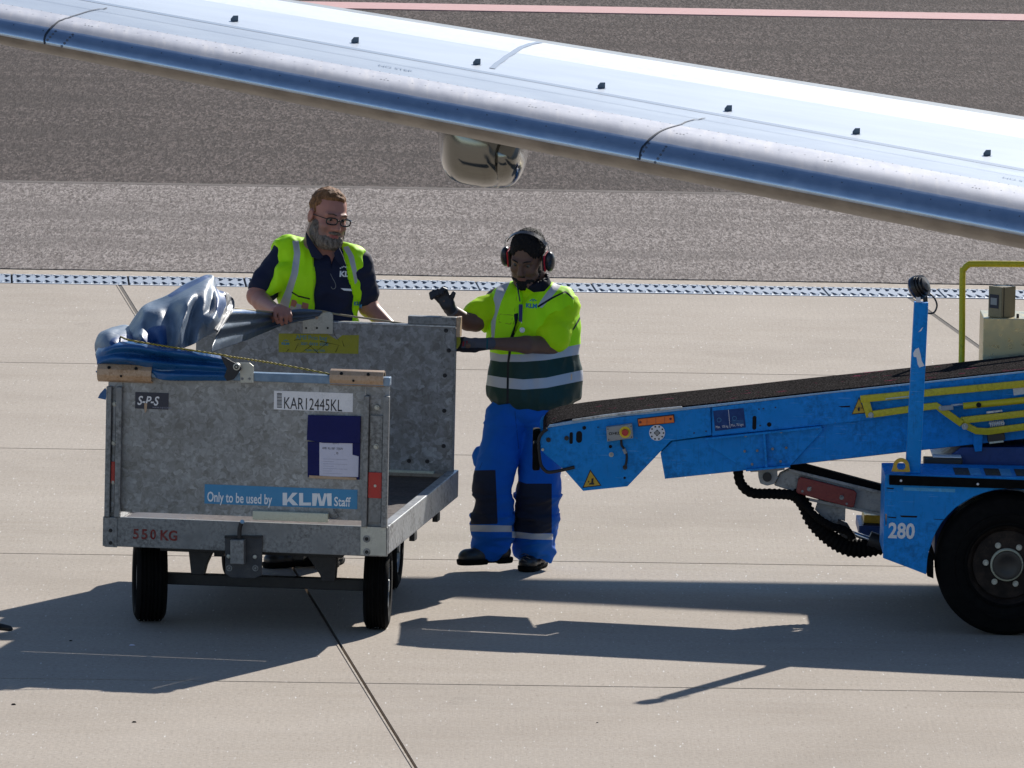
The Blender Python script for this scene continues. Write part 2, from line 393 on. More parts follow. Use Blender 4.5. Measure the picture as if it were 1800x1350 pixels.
for k in range(-14, 22):
    o = bpy.data.objects.new('grate', gm); COL.objects.link(o); o.parent = drain
    q = gpt(gu0 + k * gl, vd + .005); o.location = (q.x, q.y, .004 + random.uniform(-.002, .002)); o.rotation_euler = (0, random.uniform(-.002, .002), ga)
sheet('trough', [tuple(gpt(u, v)) for u, v in ((-40, vd - .0), (40, vd), (40, vd + dw), (-40, vd + dw))], M['trough'], -.075 + .05, drain)
def frect(u0, u1, v0, v1): return [tuple(gpt(u, v)) for u, v in ((u0, v0), (u1, v0), (u1, v1), (u0, v1))]
def slab(name, poly, m, z0, z1, parent=None, kind=None):
    mb = MB(); n = len(poly); mb.add([(p[0], p[1], z1) for p in poly] + [(p[0], p[1], z0) for p in poly], [tuple(range(n)), tuple(range(2 * n - 1, n - 1, -1))] + [(i, i + n, (i + 1) % n + n, (i + 1) % n) for i in range(n)])
    o = mb.build(name, m, parent)
    if kind: o['kind'] = kind
    return o
va = guv(atZ(900, 487.7))[1]
slab('mortar_strip', frect(-60, 60, vd + dw, va - .004), M['sand'], -.1, .0, None, 'structure')
# asphalt: near edge is ragged
va = guv(atZ(900, 487.5))[1] + .02; vb = guv(atZ(500, 329))[1]
va = guv(atZ(900, 487.7))[1]
edge = []
for i in range(241):
    u = -12 + i * .1; edge.append(gpt(u, va + .03 * mnoise.noise(Vector((u * 2.3, 3, 0))) + .02 * mnoise.noise(Vector((u * 11, 7, 0)))))
near = [gpt(-60, va)] + edge + [gpt(60, va)]
slab('asphalt_shoulder', [tuple(q) for q in near] + [tuple(gpt(60, vb)), tuple(gpt(-60, vb))], M['asph_light'], -.12, .007, None, 'structure')
slab('asphalt_taxiway', frect(-60, 60, vb + .0, 320), M['asph_dark'], -.12, .006, None, 'structure')
slab('far_field', [(-600, 318), (600, 318), (900, 1400), (-900, 1400)], worn('far_grass', (.06, .09, .03), .9, 0, .4), -.15, .0, None, 'structure')
pr = M['asph_light']
seam = frect(-30, 30, vb - .06, vb + .10); slab('surface_seam', seam, worn('pale_seam', (.145, .125, .114), .85, 0, .35, (.07, .06, .054), .8, 3, .1), .0, .0082, None, 'structure')
v2 = guv(atZ(900, 17))[1]
slab('red_line', frect(-60, 60, v2 - .42, v2 + .42), M['pink'], .0, .0155, None, 'structure')
# small debris on the slabs
for i, (px, py, r, lab) in enumerate((a_, b_, c_ * .65, d_) for a_, b_, c_, d_ in [(124, 1127, .010, 'small dark stone in the cart shadow'), (236, 1270, .012, 'dark pebble with a bright speck on the sunlit slab'), (24, 1239, .013, 'flat dark chip near the left edge of the slab'),
                                 (232, 1135, .014, 'pale paper scrap in the cart shadow'), (1050, 1271, .007, 'tiny dark pebble on the empty slab right of the long joint')]):
    p = atZ(px, py); mb = MB(); bmv = []
    n = 7
    for k in range(n):
        a = 2 * math.pi * k / n; rr = r * (.7 + .6 * random.random()); bmv.append((p.x + math.cos(a) * rr * 1.5, p.y + math.sin(a) * rr, .001))
    top = [(p.x + (q[0] - p.x) * .5, p.y + (q[1] - p.y) * .5, r * .8) for q in bmv]
    mb.add(bmv + top, [tuple(range(n - 1, -1, -1)), tuple(range(n, 2 * n))] + [(k, (k + 1) % n, (k + 1) % n + n, k + n) for k in range(n)])
    o = mb.build('pebble' if i != 3 else 'paper_scrap', M['rubber'] if i != 3 else M['paper'], None, 0, True); tag(o, lab, 'pebble' if i != 3 else 'litter')

# ================================================================== AIRLINER (wing in view, body out of frame right)
plane = empty('airliner', Matrix.Translation((9.5, 40, 0)), 'silver jet airliner whose wing leading edge crosses the top of the picture', 'airplane')
PI = plane.matrix_world.inverted()
def wy(y0, y1): return lambda x: y0 + (y1 - y0) * x / 1800
# rows: chord depth behind the leading edge (fraction of local chord), photo line
rows = [(.14, wy(75, 433)), (.05, wy(78, 438)), (.012, wy(72, 430)), (0., wy(62, 415)), (.0015, wy(52, 401)), (.009, wy(42, 386)), (.024, wy(32, 370)), (.06, wy(18, 348)), (.13, wy(6, 329)),
        (.24, wy(-12, 312)), (.34, wy(-27, 299)), (.50, wy(-45, 270)), (.66, wy(-60, 243)), (.82, wy(-71, 222)), (.93, wy(-78, 211)), (1.0, wy(-82, 205))]
def chord(X): return 1.9 + .75 * (X / 1800)
def Yle(x): return 35.6 - 1.0 * (x / 1800)
NS = 60; xs = [-1500 + i * (5200 / NS) for i in range(NS + 1)]
def wpt(x, c, fy):   # a wing surface point from the survey, then mapped into the plane's own space
    return atY(x, fy(x), Yle(x) + c * chord(x))
def smooth_rows():
    R_ = []
    for x in xs:
        pts = [wpt(x, c, fy) for c, fy in rows]
        R_.append(pts)
    return R_
WR = smooth_rows()
def upsample(pts, n=4): return catmull(pts, n)
def wing_strip(name, i0, i1, m, lo=0, hi=NS, close=False):
    """surface strip of the wing between profile rows i0..i1 (spline through all rows)"""
    mb = MB(); cols = []
    for s in range(lo, hi + 1):
        pts = catmull(WR[s], 5)[i0 * 5:i1 * 5 + 1]
        cols.append([PI @ p for p in pts])
    k = len(cols[0]); vs_ = [p for c in cols for p in c]; fs = [(a * k + b, a * k + b + 1, (a + 1) * k + b + 1, (a + 1) * k + b) for a in range(len(cols) - 1) for b in range(k - 1)]
    mb.add(vs_, fs); return mb.build(name, m, plane, 0, True, ang=60)
def paintw(nt, b):
    v = coord(nt, 'World'); n = noi(nt, coord(nt, 'World', (.6, 1, 1)), 5, 5); n2 = noi(nt, v, 60, 3)
    setc(nt, b, ramp(nt, n, [(.3, (.70, .73, .76)), (.7, (.76, .78, .80))])); nt.links.new(ramp(nt, n2, [(.3, .32), (.7, .42)]), b.inputs['Roughness'])
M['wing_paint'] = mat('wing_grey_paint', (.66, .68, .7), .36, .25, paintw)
def slatf(nt, b):
    v = coord(nt, 'World'); n = noi(nt, v, 7, 6, .65); s = noi(nt, coord(nt, 'World', (9, 1, 3), (0, .7, 0)), 3, 5, .7)
    c = ramp(nt, n, [(.3, (.26, .28, .34)), (.7, (.36, .38, .44))]); c = mixc(nt, ramp(nt, s, [(.55, 0.), (.75, .5)]), c, (.48, .47, .48))
    setc(nt, b, c); nt.links.new(ramp(nt, s, [(.3, .5), (.7, .66)]), b.inputs['Roughness'])
M['slat'] = mat('dusty_slat_metal', (.5, .5, .52), .5, .5, slatf)
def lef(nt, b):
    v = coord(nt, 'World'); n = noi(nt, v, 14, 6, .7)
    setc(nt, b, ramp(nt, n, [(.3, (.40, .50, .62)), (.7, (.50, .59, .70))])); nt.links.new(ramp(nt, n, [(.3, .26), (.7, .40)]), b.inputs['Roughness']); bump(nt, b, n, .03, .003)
M['lead'] = mat('sky_tinted_leading_edge', (.6, .6, .62), .28, .95, lef)  # blue tint in the metal colour stands in for reflected sky
M['gap'] = mat('panel_gap', (.02, .03, .05), .6); M['rivet'] = mat('rivet_grey', (.11, .13, .17), .6)
M['seamline'] = mat('sealed_seam', (.13, .22, .35), .6)
M['trail'] = worn('trailing_edge', (.20, .25, .30), .6, .0, .3, (.2, .22, .24), .5, 8)
M['lead2'] = mat('ground_tone_lower_nose', (.25, .23, .21), .42, .9, lambda nt, b: setc(nt, b, ramp(nt, noi(nt, coord(nt, 'World'), 9, 5), [(.3, (.17, .16, .15)), (.7, (.27, .255, .235))])))  # dull brown base puts the dark ground reflection into the metal colour
wing_strip('leading_edge', 3, 6, M['lead']); wing_strip('lower_nose', 0, 3, M['lead2']); wing_strip('slat', 6, 8, M['slat']); wing_strip('front_skin', 8, 10, mat('front_skin_dim_sheen', (.42, .47, .54), .4, .2, lambda nt, b: setc(nt, b, ramp(nt, noi(nt, coord(nt, 'World', (.6, 1, 1)), 6, 5), [(.3, (.36, .42, .50)), (.7, (.44, .50, .57))])))); wing_strip('wing_skin', 10, 12, mat('mid_skin_half_sheen', (.56, .62, .70), .38, .2, lambda nt, b: setc(nt, b, ramp(nt, noi(nt, coord(nt, 'World', (.4, 1, 1)), 5, 5), [(.3, (.50, .56, .64)), (.7, (.58, .64, .71))])))); wing_strip('wing_skin', 12, 14, M['wing_paint']); wing_strip('trailing_edge', 14, 15, M['trail'])  # skin colours step paler rearward, painting in the grazing sky sheen
mb = MB(); cols = []
for s in range(NS + 1):
    a = PI @ WR[s][15]; z = PI @ WR[s][0]; n_ = 8
    cols.append([a.lerp(z, t / n_) + Vector((0, 0, -.035 * math.sin(math.pi * t / n_))) for t in range(n_ + 1)])
k = 9; mb.add([p for c in cols for p in c], [(a * k + b, a * k + b + 1, (a + 1) * k + b + 1, (a + 1) * k + b) for a in range(NS) for b in range(k - 1)]); mb.build('wing_underside', M['wing_paint'], plane, 0, True)
def wsurf(x, t):
    """wing surface point: x photo column, t row index (float)"""
    pts = [wpt(x, c, fy) for c, fy in rows]; cm = catmull(pts, 10); k = min(len(cm) - 1, max(0, int(round(t * 10)))); return cm[k]
def wnorm(x, t):
    a = wsurf(x, t - .3); b = wsurf(x, t + .3); c = wsurf(x + 30, t); d = (b - a).cross(c - wsurf(x, t)).normalized()
    return d if d.dot(Vector((0, -.3, 1))) > 0 else -d
def wribbon(name, pts, wid, m, lift=.002):
    """thin strip lying on the wing: pts = (x, t)"""
    P = [wsurf(*q) + wnorm(*q) * lift for q in pts]; mb = MB(); vs_ = []
    for i, p in enumerate(P):
        d = (P[min(i + 1, len(P) - 1)] - P[max(0, i - 1)]).normalized(); sd = d.cross(wnorm(*pts[i])).normalized() * wid / 2
        vs_ += [PI @ (p - sd), PI @ (p + sd)]
    mb.add(vs_, [(2 * i, 2 * i + 1, 2 * i + 3, 2 * i + 2) for i in range(len(P) - 1)]); return mb.build(name, m, plane, 0, True)
mb = MB(); cols = []
for s in range(NS + 1):
    cm_ = catmull(WR[s], 10); cols.append([PI @ (cm_[k_] + Vector((0, -.0002, .0008))) for k_ in (99, 100, 101)])
mb.add([p for c in cols for p in c], [(a * 3 + b, a * 3 + b + 1, a * 3 + b + 4, a * 3 + b + 3) for a in range(NS) for b in (0, 1)]); mb.build('skin_seam', M['seamline'], plane, 0, True)
wribbon('skin_seam', [(x, 9.0) for x in range(-600, 2600, 40)], .004, M['seamline'])
wribbon('skin_seam', [(950 - (85 * q / 10.), 14 - 3.6 * q / 10.) for q in range(11)], .022, M['seamline'])
def tfor(px, py, lo=0.4, hi=14.):
    return min([lo + (hi - lo) * q / 120 for q in range(121)], key=lambda t: abs(proj_np(np.array([wsurf(px, t)]))[1][0] - py))
for pl_ in ([(188, 15), (150, 22), (115, 33), (92, 46), (81, 60), (78, 72), (82, 82), (90, 90)], [(1240, 208), (1205, 216), (1170, 228), (1146, 242), (1130, 258), (1125, 272), (1126, 284), (1134, 294)]):
    P_ = catmull([(x, tfor(x, y, .6, 10), 0) for x, y in pl_], 5); wribbon('slat_gap', [(p.x, p.y) for p in P_], .0065, M['gap'], .003)
# rivet rows
mb = MB()
def rivet(x, t, r=.0035):
    p = wsurf(x, t) + wnorm(x, t) * .0006; n_ = wnorm(x, t); a = n_.orthogonal().normalized(); b_ = n_.cross(a)
    mb.add([PI @ (p + a * r * math.cos(k * 1.047) + b_ * r * math.sin(k * 1.047)) for k in range(6)] , [(0, 1, 2, 3, 4, 5)])
for x in range(-80, 1880, 17): rivet(x, 8.05, .0028)
for x in range(-80, 1880, 23): rivet(x, 7.3, .0028)
for x in range(-80, 1880, 52): rivet(x, 5.3, .003)
for xc in (85, 1128):
    for t in (3.2, 3.8, 4.4, 5.0, 5.6):
        for dx in (-8, 22): rivet(xc + dx + (t - 3) * 8, t, .0055)
for x in range(150, 1800, 260):
    for dx in (0, 6, 12): rivet(x + dx, 7.1, .004)
o = mb.build('rivet_rows', M['rivet'], plane); o['kind'] = 'stuff'
# vortex generators
for px, py in ((412, 33), (624, 71), (838, 110), (1057, 150), (1280, 190), (1505, 231), (1735, 271)):
    best = min([10 + .1 * q for q in range(40)], key=lambda t: abs(proj_np(np.array([wsurf(px, t)]))[1][0] - (py + 4)))
    p = PI @ wsurf(px, best); mb = MB()
    L, Hh = .030, .022; a = math.radians(28)
    def q(xx, yy, zz): return p + Vector((xx * math.cos(a) - yy * math.sin(a), xx * math.sin(a) + yy * math.cos(a), zz))
    vs_ = [q(-L / 2, -.002, 0), q(L / 2, -.002, 0), q(L / 2, -.002, Hh), q(-L / 8, -.002, Hh), q(-L / 2, -.002, .010)]
    vs2 = [v_ + (q(0, .004, 0) - q(0, 0, 0)) for v_ in vs_]
    mb.add(vs_ + vs2, [(0, 1, 2, 3, 4), (9, 8, 7, 6, 5)] + [(i, i + 5, (i + 1) % 5 + 5, (i + 1) % 5) for i in range(5)])
    mb.add([q(-L * .6, -.010, .001), q(L * .6, -.010, .001), q(L * .6, .010, .001), q(-L * .6, .010, .001)], [(0, 1, 2, 3)])
    mb.build('vortex_generator', mat('fin_grey', (.10, .14, .18), .4) if 'fin' not in M else M['fin'], plane)
# faint lettering on the slat
for px, py, s in ((665, 112, 'NO STEP'), (1762, 316, 'NO STEP')):
    tt = min([8.5 + .1 * q for q in range(14)], key=lambda t: abs(proj_np(np.array([wsurf(px, t)]))[1][0] - py - 4))
    a = wsurf(px, tt); b = wsurf(px + 40, tt); d = wsurf(px, tt + .5) - a
    text(s, .06, M['seamline'], plane, PI @ (a + wnorm(px, tt) * .003), b - a, d, sx=.55)
# polished fairing hanging behind and below the leading edge
def superlobe(mb, c, r, e=3., n=28, m=20, tilt=0., squash=None):
    vs_ = []
    sp = lambda v_, p: math.copysign(abs(v_) ** p, v_)
    for j in range(m + 1):
        ph = -math.pi / 2 + math.pi * j / m
        for i in range(n):
            th = 2 * math.pi * i / n; q = 2 / e
            x = sp(math.cos(ph), q) * sp(math.cos(th), q); y = sp(math.cos(ph), q) * sp(math.sin(th), q); z = sp(math.sin(ph), q)
            if squash: x, y, z = squash(x, y, z)
            vs_.append(Vector(c) + Vector((x * r[0] + tilt * z * r[2], y * r[1], z * r[2])))
    fs = [(j * n + i, j * n + (i + 1) % n, (j + 1) * n + (i + 1) % n, (j + 1) * n + i) for j in range(m) for i in range(n)]
    return mb.add(vs_, fs)
M['chrome'] = mat('polished_metal', (.19, .19, .175), .13, 1.0, lambda nt, b: bump(nt, b, noi(nt, coord(nt, 'World'), 2.5, 1), .05, .02))
YF = 36.3
c = atY(836, 238, YF); kk = YF / FPX
mb = MB(); superlobe(mb, PI @ c, (66 * kk, .62, 78 * kk), 3.6, 48, 36, .0, lambda x, y, z: (x * (1 + .10 * z), y, z - .10 * x))
mb.build('fairing', M['chrome'], plane, 0, True, ang=80)
c = atY(886, 246, YF + .2); mb = MB(); superlobe(mb, PI @ c, (46 * kk, .8, 73 * kk), 2.6, 48, 36, .0, lambda x, y, z: (x * (1 + .14 * z), y, z + .05 * x))
mb.build('fairing_shell', M['chrome'], plane, 0, True, ang=80)
# body, tailplane and fin: out of the picture; the tailplane throws the soft shadow band
M['fus'] = worn('fuselage_paint', (.55, .62, .68), .35, 0, .06, (.3, .3, .3), .2, 2)
mb = MB(); prof = [(-16, .2), (-15.4, .9), (-14, 1.45), (-12, 1.7), (8, 1.7), (12, 1.35), (15.5, .7), (17, .25)]
mb.lathe((0, 0, 2.9), (0, 1, 0), prof, 32); mb.build('fuselage', M['fus'], plane, 0, True)
tz = 5.2
def gsun(p, z): return p + SUN * (z / SUN.z)
mb = MB()
A = gsun(atZ(790, 1019), tz); Bp = gsun(atZ(1700, 1032), tz); C_ = gsun(atZ(1700, 1092), tz); D_ = gsun(atZ(800, 1047), tz)
dr = (Bp - A).normalized(); e1 = A + dr * 9.0; dr2 = (C_ - D_).normalized(); e2 = D_ + dr2 * 9.0
tip0 = A - dr * .35; tip1 = D_ - dr2 * .25
pl = [tip0, tip1, e2, e1]; th = .05
mb.add([PI @ (p + Vector((0, 0, th))) for p in pl] + [PI @ (p - Vector((0, 0, th))) for p in pl], [(0, 1, 2, 3), (7, 6, 5, 4), (0, 4, 5, 1), (1, 5, 6, 2), (2, 6, 7, 3), (3, 7, 4, 0)])
mb.build('tailplane', M['wing_paint'], plane)
mb = MB(); mb.prism([(9.5, 4.0), (14.5, 8.8), (16.5, 8.8), (15.5, 3.2)], -.12, .12)
o = mb.build('tail_fin', M['blue'], plane)
for v_ in o.data.vertices: v_.co = Vector((v_.co.y, v_.co.x, v_.co.z))

# ================================================================== BAGGAGE CART
def frame_m(o, xv):
    xv = Vector(xv).normalized(); yv = Vector((-xv.y, xv.x, 0))
    return Matrix(((xv.x, yv.x, 0, o[0]), (xv.y, yv.y, 0, o[1]), (0, 0, 1, 0), (0, 0, 0, 1)))
PHI = math.radians(7.6)
cc = atY(680, 977, 46.37)
CM = frame_m((cc.x, cc.y), (math.cos(PHI), -math.sin(PHI), 0)); CI = CM.inverted()
cart = empty('baggage_cart', CM, 'grey galvanised baggage cart with steel end panels, parked beside the belt loader', 'baggage cart')
def cp(px, py, v=0.):   # photo pixel -> cart coordinates on the upright plane at depth v
    p0 = CM @ Vector((0, v, 0)); n_ = (CM.to_3x3() @ Vector((0, 1, 0)))
    return CI @ atP(px, py, p0, n_)
def cxz(px, py, v=0.): q = cp(px, py, v); return (q.x, q.z)
def cpoly(name, pts, v0, v1, m, bevel=.0, vs_=None, parent=None, **k):
    mb = MB(); mb.prism([cxz(x, y, v0 if vs_ is None else vs_) for x, y in pts], v0, v1)
    return mb.build(name, m, parent or cart, bevel, **k)
def rect(x0, y0, x1, y1): return [(x0, y0), (x1, y0), (x1, y1), (x0, y1)]
def bolt(name, p, axis, r, h, m, parent, n=12):
    mb = MB(); p = Vector(p); a = Vector(axis).normalized(); mb.cyl(p, p + a * h * .35, r * 1.35, None, 14); mb.cyl(p + a * h * .3, p + a * h, r * .95, r * .8, 6)
    return mb.build(name, m, parent)
W = -cp(180, 962).x                     # width
zb = cp(680, 977).z; zt = cp(680, 927).z  # bottom and top of the frame beam
L = 2.46
zl = cp(180, 962).z
# frame beams
zr = (zb + zl) / 2
mb = MB(); mb.box(-W, 0, 0, .029, zr, zt); mb.build('front_beam', M['steel'], cart, .004)
mb = MB(); mb.box(-.05, 0, .058, L, zb, zt); mb.build('side_rim', M['alu'], cart, .005)
mb = MB(); mb.box(-W, -W + .05, .058, L, zb, zt); mb.build('side_rim', M['alu'], cart, .005)
mb = MB(); mb.box(-W + .053, -.053, L - .05, L, zb, zt); mb.build('rear_beam', M['steel'], cart, .004)
mb = MB(); mb.box(-.0, .006, .30, .9, zb + .03, zt - .03)
nb = 9; dep = (L - .103) / nb
for i in range(nb):
    mb = MB(); mb.box(-W + .052, -.052, .045 + i * dep, .058 + (i + 1) * dep - .003, zt - .055, zt - .035 + random.uniform(-.001, .001)); mb.build('deck_board', M['wood'], cart)
# front panel and posts
zp = cp(420, 671).z; zg = zt + .024
fp = cpoly('front_panel', [(209, 668), (641, 676), (639, 922), (207, 911)], .030, .036, M['galv'], 0, 0)
fp.data.vertices.foreach_get
for v_ in fp.data.vertices:      # true rectangle, a finger's gap above the beam
    v_.co.z = zg if v_.co.z < .8 else zp + .005
xl0 = cp(183, 700).x; xl1 = cp(215, 700).x; xr0 = cp(639, 760).x; xr1 = cp(668.5, 760).x
xl0 = -W + .008
for (a, b_) in ((xl0, xl1), (xr0, -.002)):
    mb = MB(); mb.box(a + .004, b_ - .004, .020, .028, zb + .01, zp); post = mb.build('post_web', M['galv_dark'], cart)
    for (p, q) in ((a, a + .026), (b_ - .028, b_)):
        mb = MB(); mb.box(p, q, -.016, .019, zt - .002 if a > -.5 else zt, zp - .045); mb.build('post_flange', M['steel'], cart, .004)
    mb = MB(); mb.box(a + .03, b_ - .032, .006, .0195, zt + .02, zp - .14); mb.build('post_insert', M['steel'] if a > -.5 else M['galv_dark'], cart, .002)
    for k in range(3): bolt('bolt', ((a + b_) / 2, .008, zt + .20 + k * .19 - (.03 if a < -.5 else 0)), (0, -1, 0), .009, .012, M['zinc'], cart)
    z0 = zt + .165 - (.005 if a > -.5 else 0)
    mb = MB(); mb.box(a + .028, b_ - .030, -.002, .006, z0 - (.0 if a < -.5 else .02), z0 + .105); mb.build('reflector', M['redpl'], cart, .002)
# corner plates
for pts, hs, m in (([(184, 909), (206, 910), (206, 962), (184, 961)], [(195, 932), (195, 954)], M['steel']), ([(634, 925), (679, 927), (679, 977), (634, 975)], [(645, 947), (645, 970)], M['zinc'])):
    o = cpoly('corner_plate', pts, -.007, -.0005, m, .001, 0)
    for h in hs:
        q = cp(*h); mb = MB(); mb.lathe((q.x, -.007, q.z), (0, -1, 0), [(0, .018), (.003, .018), (.003, .010), (-.004, .009)], 20); mb.build('bolt_ring', M['steel'], cart, 0, True); bolt('bolt', (q.x, -.0075, q.z), (0, -1, 0), .0065, .006, M['dark'], cart)
# top bar and roller guards
zc = cp(500, 657).z
M['bluebar'] = worn('worn_blue_rail', (.16, .26, .38), .4, .2, .35, (.25, .27, .3), .7, 14)
mb = MB(); mb.box(-W + .002, -.002, -.012, .052, zp + .006, zc); mb.build('top_rail', M['bluebar'], cart, .004)
def guard(x0, x1, v0, z0, z1, name='rail_guard', flip=False):
    """a rounded plastic sleeve wrapped over the rail"""
    n = 10; r = (z1 - z0) / 2; mb = MB(); prof = []
    for i in range(n + 1):
        a = math.pi * (-.45 + 1.9 * i / n) ; prof.append((-math.cos(a) * (r * 1.15), math.sin(a) * r))
    outer = prof; inner = [(p * .82, q * .8) for p, q in prof]
    ring = outer + inner[::-1]; N_ = len(ring); zc_ = z0 + r
    for X in (x0, x1): mb.v += [(X, v0 + .02 + p, zc_ + q) for p, q in ring]
    mb.f += [(i, i + N_, (i + 1) % N_ + N_, (i + 1) % N_) for i in range(N_)]
    k = len(outer)
    for i in range(k - 1): mb.f += [(i, i + 1, N_ - 2 - i, N_ - 1 - i), (N_ + i, N_ + N_ - 1 - i, N_ + N_ - 2 - i, N_ + i + 1)]
    o = mb.build(name, M['cream'], cart, .002, True, ang=50)
    for t in (.22, .72) :
        for dz in ((.55,)):
            X = x0 + (x1 - x0) * t; mb = MB(); p = Vector((X, v0 + .02 - r * 1.15 * .86, zc_ + r * .52)); mb.cyl(p, p + Vector((0, -.0035, .003)), .008, None, 14); h = mb.build('screw_hole', M['hole'], o)
    X = x0 + (x1 - x0) * .45; mb = MB(); p = Vector((X, v0 + .02 - r * 1.17, zc_ - r * .25)); mb.cyl(p, p + Vector((0, -.003, 0)), .006, None, 12); mb.build('screw_hole', M['hole'], o)
    return o
g1 = cp(172, 672); g2 = cp(268, 637); guard(g1.x, g2.x, 0, cp(220, 673).z, cp(220, 638).z)
g1 = cp(580, 679); g2 = cp(675, 650); guard(g1.x, g2.x, 0, cp(620, 679).z, cp(620, 650).z)
# hinge plate
o = cpoly('hinge_plate', [(422, 637), (440, 637), (447, 643), (447, 672), (424, 672)], -.022, -.014, M['zinc'], .001, 0)
q = cp(417, 644, -.03); mb = MB(); mb.cyl((q.x, -.03, q.z), (q.x, -.055, q.z), .019, .017, 24); mb.build('latch_knob', M['zinc'], cart, .002, True)
mb = MB(); mb.lathe((q.x, -.0555, q.z), (0, -1, 0), [(0, .011), (.003, .010), (.003, .006), (0, .005)], 20); mb.build('knob_ring', M['dark'], cart, 0, True)
for x, y in ((427, 665), (440, 665)): b_ = cp(x, y); bolt('bolt', (b_.x, -.022, b_.z), (0, -1, 0), .005, .004, M['steel'], cart)
# stickers and lettering on the panel (v = .030 face)
PF = .030
def csticker(name, x0, y0, x1, y1, m, v=PF, sk=0.):
    """printed label; sk = photo pixels the right end sits lower"""
    a = cp(x0, y0, v); b_ = cp(x1, y1 + sk, v); d = cp(x1, y0 + sk, v)
    mb = MB(); z1 = (a.z + d.z) / 2; z0 = (cp(x0, y1, v).z + b_.z) / 2
    mb.box(a.x, b_.x, v - .0022, v - .0002, z0, z1); return mb.build(name, m, cart), a.x, b_.x, z0, z1
def ctext(s, px, py, hpx, m, v=PF, sx=1., bold=0., shear=0., dy=0.):
    q = cp(px, py, v); h = hpx * 46.4 / FPX / .72
    return text(s, h, m, cart, (q.x, v - .0032, q.z), (1, 0, dy), (0, 0, 1), sx=sx, bold=bold, shear=shear)
csticker('maker_sticker', 238, 690, 296, 719, M['navy2']); ctext('S-P-S', 241, 711, 16, M['label'], sx=.82, bold=.02, shear=.25); ctext('www.s-p-s.aero', 268, 717, 4, M['ink'], sx=1.0)
a_ = cp(258, 706); cpoly('peeled_tape', [(254, 708), (259, 709), (258, 722), (255, 726), (254, 718)], PF - .005, PF - .0035, M['cream'], 0, PF)
csticker('number_label', 482, 687, 620, 720, M['label'], sk=4); ctext('KAR12445KL', 498, 718, 21.5, M['black_ink'], sx=.635, dy=-.012)
for i in range(13):
    a_ = cp(487, 691 + i * 2.0, PF); mb = MB(); mb.box(a_.x, a_.x + .024, PF - .003, PF - .0025, a_.z - .0038 + (.001 if i % 3 else 0), a_.z); mb.build('bar_code_line', M['black_ink'], cart)
st, x0_, x1_, z0_, z1_ = csticker('notice_strip', 360, 853, 628, 887, M['strip'], sk=6)
ctext('Only to be used by', 364, 881, 18, M['white'], sx=.60, bold=.018, dy=-.008); 
def pletter(L_, px, py, w_, h_):
    S = {'K': [[(0, 0), (.3, 0), (.3, 1), (0, 1)], [(.3, .42), (.66, 1), (1.02, 1), (.62, .55), (1.06, 0), (.68, 0), (.42, .33), (.3, .2)]], 'L': [[(0, 0), (.95, 0), (.95, .24), (.32, .24), (.32, 1), (0, 1)]],
         'M': [[(0, 0), (.2, 0), (.26, .62), (.27, .9), (.32, 1), (0, 1)], [(.8, 0), (1, 0), (1, 1), (.68, 1), (.73, .9), (.76, .62)], [(.24, 1), (.38, 0), (.62, 0), (.76, 1), (.62, 1), (.5, .3), (.38, 1)]]}
    mb = MB()
    for pl_ in S[L_]: mb.prism([(lambda q: (q.x, q.z))(cp(px + u * w_, py - v_ * h_, PF)) for u, v_ in pl_], PF - .0036, PF - .0024)
    mb.build('lettering', M['white'], cart)
pletter('K', 497, 888, 26, 22); pletter('L', 526, 888.5, 22, 22); pletter('M', 549, 889, 34, 22); ctext('Staff', 587, 889, 16.5, M['white'], sx=.74, bold=.018)
ctext('5', 233, 946.5, 18, M['rust'], 0, sx=1., bold=.02); ctext('5', 248, 947, 18, M['rust'], 0, sx=1., bold=.02); ctext('0', 264, 947.5, 18, M['rust'], 0, sx=.85, bold=.02); ctext('KG', 281, 949, 18, M['rust'], 0, sx=.92, bold=.03)
# document pouch
po = cpoly('document_pouch', [(541, 776), (634, 777), (632, 843), (541, 838)], PF - .006, PF - .0003, M['navy'], .001, PF)
cpoly('pouch_flap', [(542, 729), (635, 731), (634, 779), (568, 778), (540, 773)], PF - .016, PF - .0065, M['navy'], .003, PF, po)
cpoly('freight_sheet', [(562, 776), (620, 778), (620, 799), (631, 802), (630, 838), (562, 837)], PF - .0095, PF - .0065, M['paper'], 0, PF, po)
cpoly('pouch_rail', [(544, 835), (627, 839), (627, 843), (544, 840)], PF - .0125, PF - .0068, M['cream'], .001, PF, po)
for x, y, s_, h in ((585, 780, 'GYM', 5), (567, 789, 'AMS  KL1387  25JUN', 4), (588, 798, '_ 70', 4)):
    q = cp(x, y, PF); text(s_, h * .0027 / .72, M['black_ink'], po, (q.x, PF - .0105, q.z), (1, 0, 0), (0, 0, 1), sx=.75)
for i in range(7):
    a_ = cp(568, 806 + i * 4.2, PF); mb = MB(); mb.box(a_.x, a_.x + (.055 if i % 2 else .12) * (1 if i < 5 else .8), PF - .0104, PF - .0099, a_.z - .0009, a_.z); mb.build('form_line', M['ink'], po)
